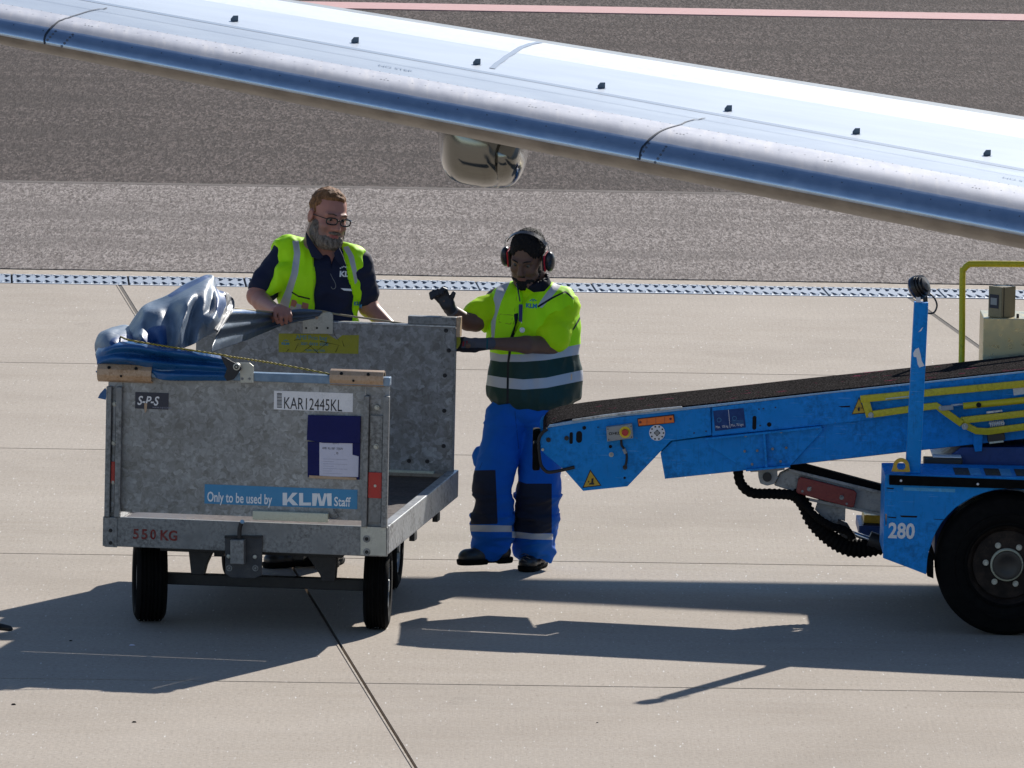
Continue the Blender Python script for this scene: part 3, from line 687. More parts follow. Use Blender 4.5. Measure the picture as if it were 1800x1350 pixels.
# push bar with its hook, tow hitch
a_ = cp(445, 897); b_ = cp(577, 918); mb = MB(); mb.box(a_.x, b_.x, -.020, .022, b_.z, a_.z); tb = mb.build('push_bar', M['bar'], cart, .006, True)
pts = [cp(574, 911), cp(588, 912), cp(596, 909), cp(586, 895)]
mb = MB(); mb.tube([(p.x, 0.0, p.z) for p in pts], .004, 8); mb.build('bar_hook', M['steel'], tb, 0, True)
hp = cpoly('hitch_plate', [(396, 944), (462, 943), (461, 1011), (448, 1016), (408, 1015), (397, 1008)], -.016, -.0015, M['blue_dark'] if 0 else worn('hitch_grey', (.035, .04, .05), .5, .2, .3, (.1, .09, .08), .6, 16), .003, 0)
for x, y in ((403, 977), (449, 978)): q = cp(x, y); mb = MB(); mb.cyl((q.x, -.0165, q.z), (q.x, -.024, q.z), .011, .009, 16); mb.build('bolt_head', M['zinc'], hp, .001, True)
for x, y in ((404, 998), (450, 998)): q = cp(x, y); mb = MB(); mb.lathe((q.x, -.0165, q.z), (0, -1, 0), [(0, .0155), (.005, .0145), (.005, .010), (.001, .009)], 20); mb.cyl((q.x, -.0165, q.z), (q.x, -.022, q.z), .006, None, 8); mb.build('bolt_socket', M['steel'], hp, 0, True)
cpoly('hitch_jaw', [(409, 946), (433, 946), (433, 989), (409, 988)], -.075, -.0175, M['steel'], .004, 0, hp)
cpoly('plate_lip', [(396, 941), (462, 941), (462, 945), (396, 945)], -.026, -.0005, M['dark'], .001, 0, hp)
pts = [cp(424, 944), cp(424, 930), cp(426, 921), cp(429, 915)]
mb = MB(); mb.tube(catmull([(pts[0].x, -.05, pts[0].z), (pts[1].x, -.05, pts[1].z), (pts[2].x, -.052, pts[2].z), (pts[3].x, -.055, pts[3].z)], 4), .0105, 12); mb.build('hitch_pin', M['dark'], hp, .0, True)
mb = MB(); mb.cyl((pts[3].x, -.056, pts[3].z), (pts[3].x + .001, -.066, pts[3].z + .004), .0115, .008, 14); mb.build('pin_cap', M['blue_light'], hp, 0, True)
# running gear
def wheel(cx, cv, r, wd, yaw=0., side=1):
    h = bpy.data.objects.new('wheel', None); COL.objects.link(h); h.parent = cart; h.location = (cx, cv, r); h.rotation_euler = (0, 0, yaw); h.empty_display_size = .1
    hw = wd / 2; mb = MB()
    pr_ = [(-hw * .72, r * .62), (-hw * .92, r * .70), (-hw * .98, r * .86), (-hw * .82, r * .965)]
    t_ = []
    for g in (-.62, -.36, -.1, .1, .36, .62): t_ += [(g * hw - .006, r), (g * hw - .004, r * .965), (g * hw + .004, r * .965), (g * hw + .006, r)]
    pr_ += t_ + [(hw * .82, r * .965), (hw * .98, r * .86), (hw * .92, r * .70), (hw * .72, r * .62)]
    mb.lathe((0, 0, 0), (1, 0, 0), pr_, 48); mb.build('tyre', M['rubber'], h, 0, True, ang=30)
    mb = MB(); mb.lathe((0, 0, 0), (1, 0, 0), [(-hw * .74, r * .0), (-hw * .74, r * .62), (-hw * .6, r * .60), (-hw * .5, r * .5), (hw * .3, r * .46), (hw * .62, r * .56), (hw * .78, r * .63), (hw * .78, r * .60), (hw * .55, r * .52), (hw * .25, r * .40), (hw * .25, r * .2), (hw * .9, r * .14), (hw * .9, 0)], 36)
    mb.build('rim', worn('wheel_rim_grey', (.32, .34, .35), .4, .5, .2, (.05, .05, .05), .5, 14) if 'rimg' not in M else M['rimg'], h, 0, True, ang=30)
    return h
M['rimg'] = worn('wheel_rim_grey', (.32, .34, .35), .4, .5, .2, (.05, .05, .05), .5, 14)
fr = CI @ atZ(660, 1107); fl = CI @ atZ(259, 1093); rr_ = CI @ atZ(678, 1036); rl = CI @ atZ(414, 1018)
R_ = .212
wy_ = math.radians(5)
wheel(fr.x, fr.y + .05, R_, .125, wy_); wheel(fl.x, fl.y + .05, R_, .155, wy_ + .15)
wheel(rr_.x, rr_.y + .05, R_, .13, .05); wheel(rl.x, rl.y + .05, R_, .13, .05)
ax0, ax1 = (fl.x + fr.x) / 2, 0
mb = MB(); mb.add([], []); d_ = Vector((fr.x - fl.x, fr.y - fl.y, 0)).normalized()
def obox(mb, a, b_, hw, h0, h1):
    a = Vector(a); b_ = Vector(b_); d = (b_ - a).normalized(); s_ = Vector((-d.y, d.x, 0)) * hw
    vs_ = [a - s_, b_ - s_, b_ + s_, a + s_]
    return mb.add([(p.x, p.y, h0) for p in vs_] + [(p.x, p.y, h1) for p in vs_], [(3, 2, 1, 0), (4, 5, 6, 7), (0, 1, 5, 4), (1, 2, 6, 5), (2, 3, 7, 6), (3, 0, 4, 7)])
obox(mb, (fl.x + .06, fl.y + .05, 0), (fr.x - .05, fr.y + .05, 0), .03, .185, .24); mb.build('front_axle', M['dark'], cart, .004)
mb = MB(); obox(mb, (rl.x + .05, rl.y + .05, 0), (rr_.x - .05, rr_.y + .05, 0), .03, .185, .24); mb.build('rear_axle', M['dark'], cart, .004)
for pts in ([(331, 966), (375, 966), (362, 994), (358, 1010), (336, 1010)], [(538, 975), (592, 977), (588, 1022), (566, 1022), (562, 1010)]):
    cpoly('axle_bracket', pts, fr.y * .3 + .1, fr.y * .3 + .17, M['dark'], .003, fr.y * .3 + .1)
mb = MB(); mb.box(-W + .25, -.25, .2, .26, zb - .045, zb - .004); mb.build('cross_member', M['dark'], cart, .003)
mb = MB(); mb.box(-W + .25, -.25, L - .5, L - .44, zb - .045, zb - .004); mb.build('cross_member', M['dark'], cart, .003)
for xx in (-W * .62, -W * .34):
    mb = MB(); mb.box(xx - .025, xx + .025, .262, L - .502, zb - .07, zb - .004); mb.build('chassis_rail', M['dark'], cart, .003)
mb = MB(); mb.cyl((ax0, rl.y * .5 + rr_.y * .5 + .05, .242), (ax0, rl.y * .5 + rr_.y * .5 + .05, zb - .072), .16, None, 32); mb.build('turntable', M['dark'], cart, 0, True)
for (px, py) in ((651, 920), (762, 846)):   # stake pockets below the right-hand rim
    q = CI @ atP(px + 6, py, CM @ Vector((0, 0, 0)), CM.to_3x3() @ Vector((1, 0, 0)))
for v0 in (.95, 1.75): mb = MB(); mb.box(-.03, -.003, v0, v0 + .09, zb - .045, zb - .003); mb.build('stake_pocket', M['dark'], cart, .003)
# rear panel
RV = L - .075
def rz(px, py): return cp(px, py, RV)
rzt = rz(700, 573).z; rzb = zt - .035 + .02; rx1 = rz(798, 700).x; rx0 = rx1 - 1.33
print('rear', rzt, rzb, rx1, zt, zp, W)
mb = MB(); mb.box(rx0, rx1, RV, RV + .006, rzb, rzt); mb.build('rear_panel', M['galv_dark'], cart)
mb = MB(); mb.box(rx1 - .003, rx1 + .004, RV - .014, RV + .03, rzb, rzt - .005); mb.build('panel_edge', M['steel'], cart, .001)
mb = MB(); mb.box(rx0, rx1 + .002, RV - .004, RV + .045, rzt + .0005, rzt + .012); mb.build('rear_top_rail', M['alu'], cart, .003)
for x, y in ((784, 581), (789, 616), (782, 660), (781, 722), (780, 784), (719, 810), (751, 811)):
    q = rz(x, y); bolt('bolt', (q.x, RV - .0005, q.z), (0, -1, 0), .008, .009, M['dark'], cart)
a_ = rz(717, 583); b_ = rz(807, 558)
mb = MB(); mb.box(a_.x, b_.x - .012, RV - .012, RV + .05, rzt + .013, b_.z); mb.build('rear_guard', M['steel'], cart, .004)
mb = MB(); mb.box(b_.x - .0115, b_.x + .008, RV - .018, RV + .055, rzt - .045, b_.z + .002); mb.build('guard_end', M['cream'], cart, .004)
o = cpoly('rear_hinge_plate', [(536, 549), (581, 549), (585, 553), (585, 587), (532, 586), (532, 553)], RV - .016, RV - .006, M['zinc'], .001, RV - .016)
q = rz(558, 558); bolt('bolt', (q.x, RV - .0165, q.z), (0, -1, 0), .006, .006, M['cream'], cart)
for x in (539, 558, 577): q = rz(x, 576); mb = MB(); mb.cyl((q.x, RV - .0165, q.z), (q.x, RV - .0175, q.z), .0055, None, 12); mb.build('plate_hole', M['hole'], cart)
a_ = rz(490, 585); b_ = rz(631, 621); mb = MB(); mb.prism([cxz(490, 586, RV), cxz(576, 587, RV), cxz(592, 597, RV), cxz(602, 589, RV), cxz(631, 589, RV), cxz(630, 622, RV), cxz(490, 619, RV)], RV - .002, RV - .0004)
mb.build('yellow_sticker', M['yst'], cart)
def rtext(s_, px, py, hpx, m, sx=1., bold=0.):
    q = rz(px, py); text(s_, hpx * 48.8 / FPX / .72, m, cart, (q.x, RV - .003, q.z), (1, 0, 0), (0, 0, 1), sx=sx, bold=bold)
rtext('AMS Prio bag', 520, 596, 8, M['blue_ink'], sx=.92); rtext('aan deze zijde', 529, 606, 7, M['blue_ink'], sx=.9); rtext('open this side', 537, 617, 5, M['blue_ink'], sx=.9); rtext('KLM', 495, 605.5, 4, M['blue_ink'], sx=1.3, bold=.05)
for i in range(4): q = rz(499 + i * 2.4, 599 - (1 if i in (1, 2) else 0)); mb = MB(); mb.cyl((q.x, RV - .0032, q.z), (q.x, RV - .0025, q.z), .0028, None, 8); mb.build('crown_dot', M['blue_ink'], cart)
for (x0, y0, x1, y1) in ((560, 621, 540, 604) , (548, 607, 528, 621), (605, 609, 601, 597), (519, 615, 525, 603), (563, 600, 598, 607), (517, 598, 531, 596), (588, 588, 597, 600), (508, 614, 502, 620), (590, 619, 596, 606), (575, 603, 556, 617)):
    a_ = rz(x0, y0); b_ = rz(x1, y1); d = (b_ - a_).normalized(); s_ = Vector((-d.z, 0, d.x)) * .0016; mb = MB()
    mb.add([Vector((p.x, RV - .0036, p.z)) for p in (a_ - s_, b_ - s_ * .2, b_ + s_ * .2, a_ + s_)], [(0, 1, 2, 3)]); mb.build('scratch', M['hole'], cart)
mb = MB(); mb.box(rz(670, 823).x, rz(764, 823).x, RV - .03, RV - .004, rzb + .001, rzb + .014); mb.build('sill_strip', M['bar'], cart, .002)
mb = MB(); q = rz(798, 600); mb.lathe((q.x - .028, RV + .05, q.z + .0), (0, -1, 0), [(0, .052), (.018, .058), (.03, .052), (.03, 0)], 24); mb.build('latch_pad', M['yst'], cart, 0, True)
# ================================================================== BELT LOADER
LY = 47.0                                                    # outer face of the wheel and chassis side
LM = frame_m((0, LY), (1, 0, 0)); LI = LM.inverted()
loader = empty('belt_loader', LM, 'bright blue airport belt loader with a black conveyor belt and large black wheel', 'belt loader')
def lp(px, py, y=0.): q = atY(px, py, LY + y); return Vector((q.x, y, q.z))
def lpoly(name, pts, y0, y1, m, bevel=.0, ys=None, parent=None, **k):
    ys = y0 if ys is None else ys; mb = MB(); mb.prism([(lp(x, z, ys).x, lp(x, z, ys).z) for x, z in pts], y0, y1)
    return mb.build(name, m, parent or loader, bevel, **k)
BY = .62; BW = .66                                          # near face and width of the conveyor
# conveyor head: side plates
head = [(949, 767), (953, 759), (962, 753), (1005, 743), (1145, 727), (1248, 716), (1251, 765), (1179, 775), (1103, 855), (1025, 863), (993, 827), (960, 800), (950, 790)]
lpoly('head_side_plate', head, BY, BY + .008, M['blue'], .002)
lpoly('head_side_plate', head, BY + BW - .008, BY + BW, M['blue'], .002, BY)
beam = [(1248, 715.5), (1445, 692.5), (1800, 654.5), (2150, 617), (2150, 735), (1800, 772), (1730, 780), (1599, 794), (1311, 827), (1169, 842.5), (1161, 797), (1182, 777), (1252, 768)]
lpoly('beam_side', beam, BY + .022, BY + .03, M['blue'], .002, BY)
lpoly('beam_side', beam, BY + BW - .03, BY + BW - .022, M['blue'], .002, BY)
strip = [(1252, 716), (1445, 693), (1800, 655), (2150, 618), (2150, 658), (1800, 695), (1600, 729), (1447, 747), (1252, 766)]
lpoly('upper_rail', strip, BY - .004, BY + .0205, M['blue'], .002, BY)
lpoly('beam_floor', [(1170, 838), (1311, 822), (1599, 789), (1800, 768), (2150, 731), (2150, 736), (1800, 773), (1599, 795), (1311, 828), (1169, 843)], BY + .0305, BY + BW - .0305, M['blue_dark'], 0, BY)
# worn top lips
lpoly('rail_lip', [(1140, 723), (1248, 711.5), (1445, 690.2), (1800, 652.3), (2150, 615), (2150, 617.6), (1800, 655), (1445, 692.8), (1248, 715.5), (1145, 727)], BY - .006, BY + .022, M['blue_light'], .0008, BY)
lpoly('head_lip', [(962, 752), (966, 747), (985, 743), (1030, 735), (1145, 721), (1148, 724), (1145, 727), (1100, 731), (1030, 741), (985, 748)], BY - .004, BY + .016, M['blue_light'], .001, BY)
lpoly('guide_strip', [(1006, 737), (1060, 729), (1140, 719.5), (1198, 714), (1200, 717), (1145, 723.5), (1060, 733), (1006, 740)], BY - .010, BY + .004, M['alu'], .001, BY)
lpoly('far_lip', [(998, 721), (1015, 714), (1050, 709), (1100, 703.5), (1100, 708), (1050, 714), (1000, 726)], BY + BW - .011, BY + BW - .002, M['blue_light'], .001, BY + BW)
# belt: loop over the nose roller
top_ = [(955, 764), (957, 757), (963, 749), (974, 743.5), (990, 738.5), (1010, 735), (1060, 728.5), (1145, 719.5), (1280, 705.5), (1445, 687.5), (1600, 671.5), (1800, 650), (2150, 613)]
tp = catmull([lp(x, z, BY) for x, z in top_], 5)
mb = MB(); ny = 2; vs_ = []
for p in tp: vs_ += [(p.x, BY + .012, p.z), (p.x, BY + BW - .012, p.z)]
mb.add(vs_, [(2 * i, 2 * i + 1, 2 * i + 3, 2 * i + 2) for i in range(len(tp) - 1)])
vs2 = [(x, y, z - .012) for x, y, z in vs_]; k = len(vs_); mb.add(vs2, [(2 * i, 2 * i + 2, 2 * i + 3, 2 * i + 1) for i in range(len(tp) - 1)])
for i in range(len(tp) - 1): mb.f += [(2 * i, 2 * i + 2, 2 * i + 2 + k, 2 * i + k), (2 * i + 1, 2 * i + 1 + k, 2 * i + 3 + k, 2 * i + 3)]
mb.build('conveyor_belt', M['belt'], loader, 0, True)
q = lp(972, 766, BY); mb = MB(); mb.cyl((q.x, BY + .01, q.z), (q.x, BY + BW - .01, q.z), .038, None, 28); mb.build('nose_roller', M['rubber'], loader, 0, True)
# bumper bar
ends = [(1010, 821), (985, 827), (966, 830), (958, 827), (951, 817), (948, 800), (946.5, 782), (948, 770), (953, 761), (962, 754)]
mb = MB(); mb.tube(catmull([lp(x, z, BY - .015) for x, z in ends], 4), .0085, 10); mb.build('bumper_bar', M['dark'], loader, 0, True)
mb = MB(); a_ = lp(944, 800, BY); mb.tube([(a_.x + .005, BY, a_.z), (a_.x + .005, BY + BW, a_.z)], .010, 10); mb.build('bumper_bar', M['dark'], loader, 0, True)
mb = MB(); a_ = lp(936.5, 778, BY); b_ = lp(949, 827, BY); mb.box(a_.x, b_.x, BY - .02, BY + .10, b_.z, a_.z); mb.build('bumper_block', M['rubber'], loader, .012, True)
mb = MB(); mb.box(a_.x, b_.x, BY + BW - .1, BY + BW + .02, b_.z, a_.z); mb.build('bumper_block', M['rubber'], loader, .012, True)
# fittings on the head plate
def ldisc(name, px, py, r, y0, y1, m, parent=None, n=24, r2=None):
    q = lp(px, py, BY); mb = MB(); mb.cyl((q.x, y0, q.z), (q.x, y1, q.z), r, r2, n); return mb.build(name, m, parent or loader, 0, True)
def lslot(px, py, w_, h, y, name='slot'):
    q = lp(px, py, BY); r = w_ / 2; n = 8; pts = []
    for s_ in (0, 1):
        for i in range(n + 1):
            a = math.pi * i / n + math.pi * s_; pts.append((q.x + math.cos(a) * r, q.z + math.sin(a) * r + (1 if s_ == 0 else -1) * (h / 2 - r)))
    mb = MB(); mb.prism(pts, y - .0012, y + .0005); return mb.build(name, M['hole'], loader)
PX = 47.6 / FPX
for x, y, w_, h in ((1004, 770, 6, 21), (1018, 768, 10.5, 21)): lslot(x, y, w_ * PX, h * PX, BY)
for x, y, r in ((1027, 752, 3.4), (1073, 785, 3), (1098, 840, 2.2), (1051, 751, 1.2)): ldisc('hole', x, y, r * PX, BY - .0012, BY + .0005, M['hole'])
for x, y in ((964, 773), (996, 770)): ldisc('bolt', x, y, 4.2 * PX, BY - .012, BY, M['dark'], None, 8)
ldisc('bolt', 1074.5, 799, 4.2 * PX, BY - .006, BY, M['zinc']); ldisc('bolt_centre', 1074.5, 799, 2.4 * PX, BY - .008, BY - .0062, M['boxgrey'])
ldisc('stud', 954, 790, 2.5 * PX, BY - .012, BY, M['zinc']); 
for x, y in ((1352, 746),): ldisc('hole', x, y, 4 * PX, BY - .0055, BY - .003, M['hole'])
lslot(1326, 743, 7 * PX, 25 * PX, BY - .004)
for x, y in ((1220, 761), (1241, 758), (1334, 719), (1336, 748), (1363, 716), (1342, 718)): ldisc('screw', x, y, 1.3 * PX, BY - .006, BY, M['dark'])
# emergency stop box
bx = [(1065.5, 749), (1111, 743), (1113, 768), (1067, 774)]
o = lpoly('stop_box', bx, BY - .055, BY - .0005, M['boxgrey'], .004, BY)
ldisc('stop_ring', 1098.5, 757.5, 10.2 * PX, BY - .058, BY - .0552, M['yel_lab'], o, 32); ldisc('stop_button', 1098.5, 757.5, 5.6 * PX, BY - .085, BY - .0582, M['redbtn'], o, 24, 6.2 * PX)
for x, y in ((1068.5, 752), (1109, 747), (1110, 766), (1070, 771)): ldisc('box_screw', x, y, 1.1 * PX, BY - .0565, BY - .0552, M['dark'], o, 8)
q = lp(1070, 762.5, BY); text('O>KO', 5 * PX / .72, M['black_ink'], o, (q.x, BY - .0562, q.z), (1, 0, .08), (-.08, 0, 1), sx=1.1, bold=.03)
mb = MB(); mb.tube(catmull([lp(x, z, BY - .025) for x, z in ((1092, 773), (1093, 783), (1098, 790), (1101.5, 799), (1101, 812), (1098.5, 821))], 5), .006, 8); mb.build('stop_cable', M['dark'], loader, 0, True)
mb = MB(); mb.tube([lp(1096.5, 789, BY - .025), lp(1100, 797, BY - .025)], .0085, 10); mb.build('cable_sleeve', M['boxgrey'], loader, 0, True)
ldisc('cable_gland', 1098.5, 821, 4 * PX, BY - .02, BY, M['dark'])
o = lpoly('orange_reflector', [(1121.5, 736.5), (1183.5, 729.5), (1185, 742), (1123, 748)], BY - .016, BY - .0045, M['orange'], .002, BY)
lpoly('reflector_base', [(1120, 735.5), (1185, 728), (1186, 743), (1122, 750)], BY - .0042, BY - .0005, M['dark'], .0, BY)
for x in (1125.5, 1178.5): ldisc('reflector_screw', x, 741.5 - (x - 1125) * .11, 2.2 * PX, BY - .0185, BY - .0162, M['rust'], o, 10)
for x in (1137, 1152.5, 1168): a_ = lp(x, 735.5 - (x - 1137) * .11, BY); mb = MB(); mb.box(a_.x, a_.x + .0018, BY - .0172, BY - .0163, a_.z - .033, a_.z); mb.build('reflector_joint', M['rust'], o)
q = lp(1155, 760.5, BY); mb = MB(); mb.lathe((q.x, BY, q.z), (0, -1, 0), [(0, 14 * PX), (.009, 14 * PX), (.009, 9 * PX), (.012, 8 * PX), (.012, 0)], 36); fl_ = mb.build('bearing_flange', M['label'], loader, 0, True, ang=30)
for i in range(10): a = 2 * math.pi * i / 10; mb = MB(); c_ = (q.x + math.cos(a) * 11.3 * PX, q.z + math.sin(a) * 11.3 * PX); mb.cyl((c_[0], BY - .0105, c_[1]), (c_[0], BY - .0092, c_[1]), 1.5 * PX, None, 10); mb.build('flange_hole', M['hole'], fl_)
mb = MB(); s_ = 6 * PX; mb.prism([(q.x - s_, q.z), (q.x, q.z + s_), (q.x + s_, q.z), (q.x, q.z - s_)], BY - .014, BY - .0122); mb.build('bearing_square', M['hole'], fl_); bolt('bearing_bolt', (q.x, BY - .0142, q.z), (0, -1, 0), .008, .01, M['boxgrey'], fl_)
def warn(px, py, sc, skew, y, draw):
    """yellow triangle; px,py = apex; sc = height in pixels"""
    a = lp(px, py, BY); b_ = lp(px - sc * .43, py + sc * 1.02, BY); c_ = lp(px + sc * .62, py + sc * .9, BY)
    if skew: b_ = lp(px - sc * .43, py + sc, BY); c_ = lp(px + sc * .37, py + sc * .93, BY)
    cen = (a + b_ + c_) / 3
    mb = MB(); mb.prism([(p.x, p.z) for p in (a, b_, c_)], y - .0015, y - .0003); t = mb.build('warning_sign', M['black_ink'], loader)
    mb = MB(); mb.prism([((p.x - cen.x) * .84 + cen.x, (p.z - cen.z) * .84 + cen.z) for p in (a, b_, c_)], y - .0024, y - .0016); mb.build('sign_face', M['amber'], t)
    for pl_ in draw: mb = MB(); mb.prism([(cen.x + u * sc * PX, cen.z + v_ * sc * PX) for u, v_ in pl_], y - .0032, y - .0025); mb.build('pictogram', M['black_ink'], t)
boot = [[(.0, .14), (.12, .16), (.11, -.06), (.16, -.14), (.14, -.2), (-.12, -.2), (-.14, -.15), (.0, -.08)], [(-.2, -.02), (-.1, -.02), (-.1, -.05), (-.2, -.05)], [(-.17, .02), (-.14, .02), (-.13, -.1), (-.16, -.1)]]
hand = [[(-.07, -.02), (-.05, .12), (-.03, .0), (.0, .14), (.02, .0), (.06, .12), (.07, -.02), (.05, -.16), (-.04, -.16)], [(-.24, .04), (-.12, .04), (-.12, .0), (-.24, .0)], [(.12, .04), (.24, .04), (.24, 0), (.12, 0)]]
warn(1037.5, 825, 32, 0, BY, boot); warn(1510, 697.5, 31, 1, BY - .004, hand)
# placard
o = lpoly('load_placard', [(1253.5, 722), (1307, 717), (1311, 751), (1257, 757.5)], BY - .0062, BY - .0045, worn('placard_blue', (.006, .045, .19), .4, 0, .15, (.05, .12, .3), .4, 25, .2), 0, BY)
a_ = lp(1280, 720, BY); b_ = lp(1283, 752, BY); mb = MB(); mb.add([(a_.x, BY - .0068, a_.z), (a_.x + .002, BY - .0068, a_.z), (b_.x + .002, BY - .0068, b_.z), (b_.x, BY - .0068, b_.z)], [(0, 1, 2, 3)]); mb.build('placard_line', M['label'], o)
for x, y, s_ in ((1258, 752.5, 'Max.  100 kg'), (1285, 749.5, 'Max. 75 kgm')):
    q = lp(x, y, BY); text(s_, 4.6 * PX / .72, M['label'], o, (q.x, BY - .007, q.z), (1, 0, .1), (-.1, 0, 1), sx=.68)
for x, y in ((1291, 735), (1264, 738)):
    q = lp(x, y, BY); mb = MB(); mb.lathe((q.x, BY - .0066, q.z), (0, -1, 0), [(0, .011), (.0006, .011), (.0006, .009), (0, .009)], 20); mb.build('placard_symbol', M['strip'], o)
for i in range(3): q = lp(1286, 739 + i * 2.2, BY); mb = MB(); mb.box(q.x, q.x + .06, BY - .0072, BY - .0066, q.z - .0015, q.z); mb.build('placard_text_line', M['strip'], o)
# gusset
gp_ = [(1242, 770), (1249, 768), (1440, 749.5), (1447, 753), (1446, 758), (1388, 820), (1311, 826), (1247, 785)]
gs = lpoly('gusset_plate', gp_, BY + .004, BY + .0215, M['blue'], .003, BY)
lpoly('gusset_flange', [(1240, 769), (1443, 748), (1445, 751.5), (1240, 772.5)], BY - .03, BY + .0035, M['blue'], .001, BY, gs)
lpoly('gusset_flange', [(1311, 824), (1388, 817), (1389, 820.5), (1311, 827.5)], BY - .03, BY + .0035, M['blue'], .001, BY, gs)
lpoly('gusset_rib', [(1341, 762), (1345, 761.5), (1349, 820), (1345, 820.5)], BY - .025, BY + .0035, M['blue'], .001, BY, gs)
for x, y in ((1309, 793), (1331, 792), (1358, 789), (1382, 787), (1322, 816), (1372, 811), (1310, 766), (1373, 759), (1436, 752)): ldisc('gusset_bolt', x, y, 2.3 * PX, BY - .006, BY + .0035, M['steel'], gs, 8)
# yellow folded handrail and its linkage
YR = BY - .05
def ybar(name, pts, h, y=YR, m=None, d=.028):
    """flat bar along photo points; h = height in pixels"""
    P = [lp(*q, BY) for q in pts]; n = len(P); up = []; lo = []
    for i, p in enumerate(P):
        t = (P[min(i + 1, n - 1)] - P[max(i - 1, 0)]).normalized(); s_ = Vector((-t.z, 0, t.x)) * h * PX / 2; up.append((p.x + s_.x, p.z + s_.z)); lo.append((p.x - s_.x, p.z - s_.z))
    mb = MB(); mb.prism(up + lo[::-1], y, y + d); return mb.build(name, m or M['yellow'], loader, .003, True, ang=30)
ybar('handrail_top', [(1512, 700), (1800, 673), (2100, 645)], 12.5)
ybar('handrail_upright', [(1521, 703), (1529, 731)], 14, YR + .002)
ybar('handrail_lower', [(1534, 726), (1620, 714), (1645, 711), (1655, 718), (1690, 743)], 12, YR - .012)
ybar('handrail_lower', [(1692, 737), (1800, 725), (2100, 697)], 12, YR - .004)
ybar('handrail_lower', [(1686, 735), (1702, 749), (1716, 756), (1735, 757), (1800, 748.5), (2100, 722)], 12, YR + .004)
mb = MB(); a_ = lp(1692, 711, BY); b_ = lp(1800, 700, BY); c_ = lp(2000, 682, BY); mb.cyl((a_.x, YR - .02, a_.z), (c_.x, YR - .02, c_.z), 6 * PX, None, 16); mb.build('gas_strut', M['yellow'], loader, 0, True)
mb = MB(); mb.cyl(lp(1672, 712.5, YR - .02), lp(1692, 710.8, YR - .02), .006, None, 10); mb.build('strut_rod', M['alu'], loader, 0, True)
lpoly('strut_clevis', [(1652, 711), (1674, 709), (1675, 717), (1655, 719)], YR - .03, YR - .013, M['boxgrey'], .002, BY)
lpoly('spring_pin', [(1733, 721), (1760, 718), (1762, 721), (1733, 725)], YR - .01, YR + .01, M['alu'], .001, BY)
for x, y, r in ((1530, 727, 3.6), (1653, 714.5, 3.2), (1695, 747, 4.2)): bb = lp(x, y, BY); bolt('pivot_bolt', (bb.x, YR - .014, bb.z), (0, -1, 0), r * PX, .014, M['zinc'], loader)
ldisc('strut_plug', 1719, 708.5, 4.5 * PX, YR - .042, YR - .03, M['hole'])
mb = MB(); n = 60; pts = []
for i in range(n + 1):
    t = i / n; c_ = lp(1739 + 26 * t, 745 - 3 * t, BY); a = t * 2 * math.pi * 8; pts.append((c_.x, YR + .03 + math.cos(a) * .011, c_.z + math.sin(a) * .012))
mb.tube(pts, .003, 6); mb.build('coil_spring', M['label'], loader, 0, True)
lpoly('hook_arm', [(1556, 698), (1600, 693), (1600, 695.5), (1560, 699.5), (1556, 701)], YR - .006, YR - .001, M['bar'], .001, BY)
o = lpoly('side_lamp', [(1735, 762), (1765, 760), (1767, 771), (1763, 774), (1736, 777)], BY - .03, BY + .02, M['blk'], .004, BY)
lpoly('lamp_glass', [(1738, 775.5), (1763, 773), (1764, 776), (1739, 779)], BY - .032, BY - .01, M['bar'], .001, BY)
lpoly('hanger_bracket', [(1711, 762), (1728, 761), (1726, 793), (1714, 794), (1711, 782)], BY - .004, BY + .02, M['blue'], .002, BY)
lpoly('worn_label', [(1780, 680), (1802, 677), (1803, 692), (1782, 695)], BY - .0066, BY - .0042, M['label'], 0, BY)
lpoly('scuff', [(1473, 714), (1494, 713), (1494, 715.5), (1480, 716)], BY - .0054, BY - .0043, M['hole'], 0, BY)
# link arm below the conveyor
LK = BY + .12
lpoly('bearing_block', [(1314, 822), (1380, 818), (1380, 829), (1367, 831), (1368, 843), (1361, 854), (1349, 857), (1337, 853), (1334, 843), (1334, 832), (1320, 833)], LK - .05, LK + .07, M['boxgrey'], .004, BY)
ldisc('pivot_pin', 1349, 841, 8 * PX, LK - .075, LK - .0505, M['dark'])
M['armw'] = worn('link_arm_grey', (.38, .38, .37), .5, 0, .15, (.05, .045, .04), .7, 8)
lpoly('link_arm', [(1372, 838), (1390, 829), (1410, 833), (1560, 874), (1640, 898), (1640, 936), (1554, 909), (1437, 882), (1362, 858)], LK - .01, LK + .07, M['armw'], .004, BY)
lpoly('arm_flange', [(1388, 828), (1560, 870), (1640, 893), (1640, 898), (1560, 875), (1388, 833)], LK - .025, LK - .0105, M['armw'], .001, BY)
lpoly('arm_flange', [(1420, 879), (1554, 907), (1640, 932), (1640, 937), (1554, 912), (1420, 884)], LK - .025, LK - .0105, M['armw'], .001, BY)
lpoly('hose_cover', [(1385, 817), (1402, 818), (1560, 860), (1640, 883), (1640, 895), (1560, 872), (1405, 834), (1388, 828)], LK + .0, LK + .08, M['rubber'], .006, BY)
o = lpoly('red_stop_block', [(1404, 844), (1409, 841), (1503, 865), (1507, 870), (1502, 894), (1497, 895), (1402, 870), (1400, 866)], LK - .06, LK - .026, M['red'], .004, BY)
for x, y in ((1423, 862), (1480, 877)): ldisc('block_bolt', x, y, 4 * PX, LK - .066, LK - .0605, M['steel'], o, 12)
for x, y in ((1411, 866), (1489, 888)): ldisc('block_bolt', x, y, 2.2 * PX, LK - .064, LK - .0605, M['steel'], o, 8)
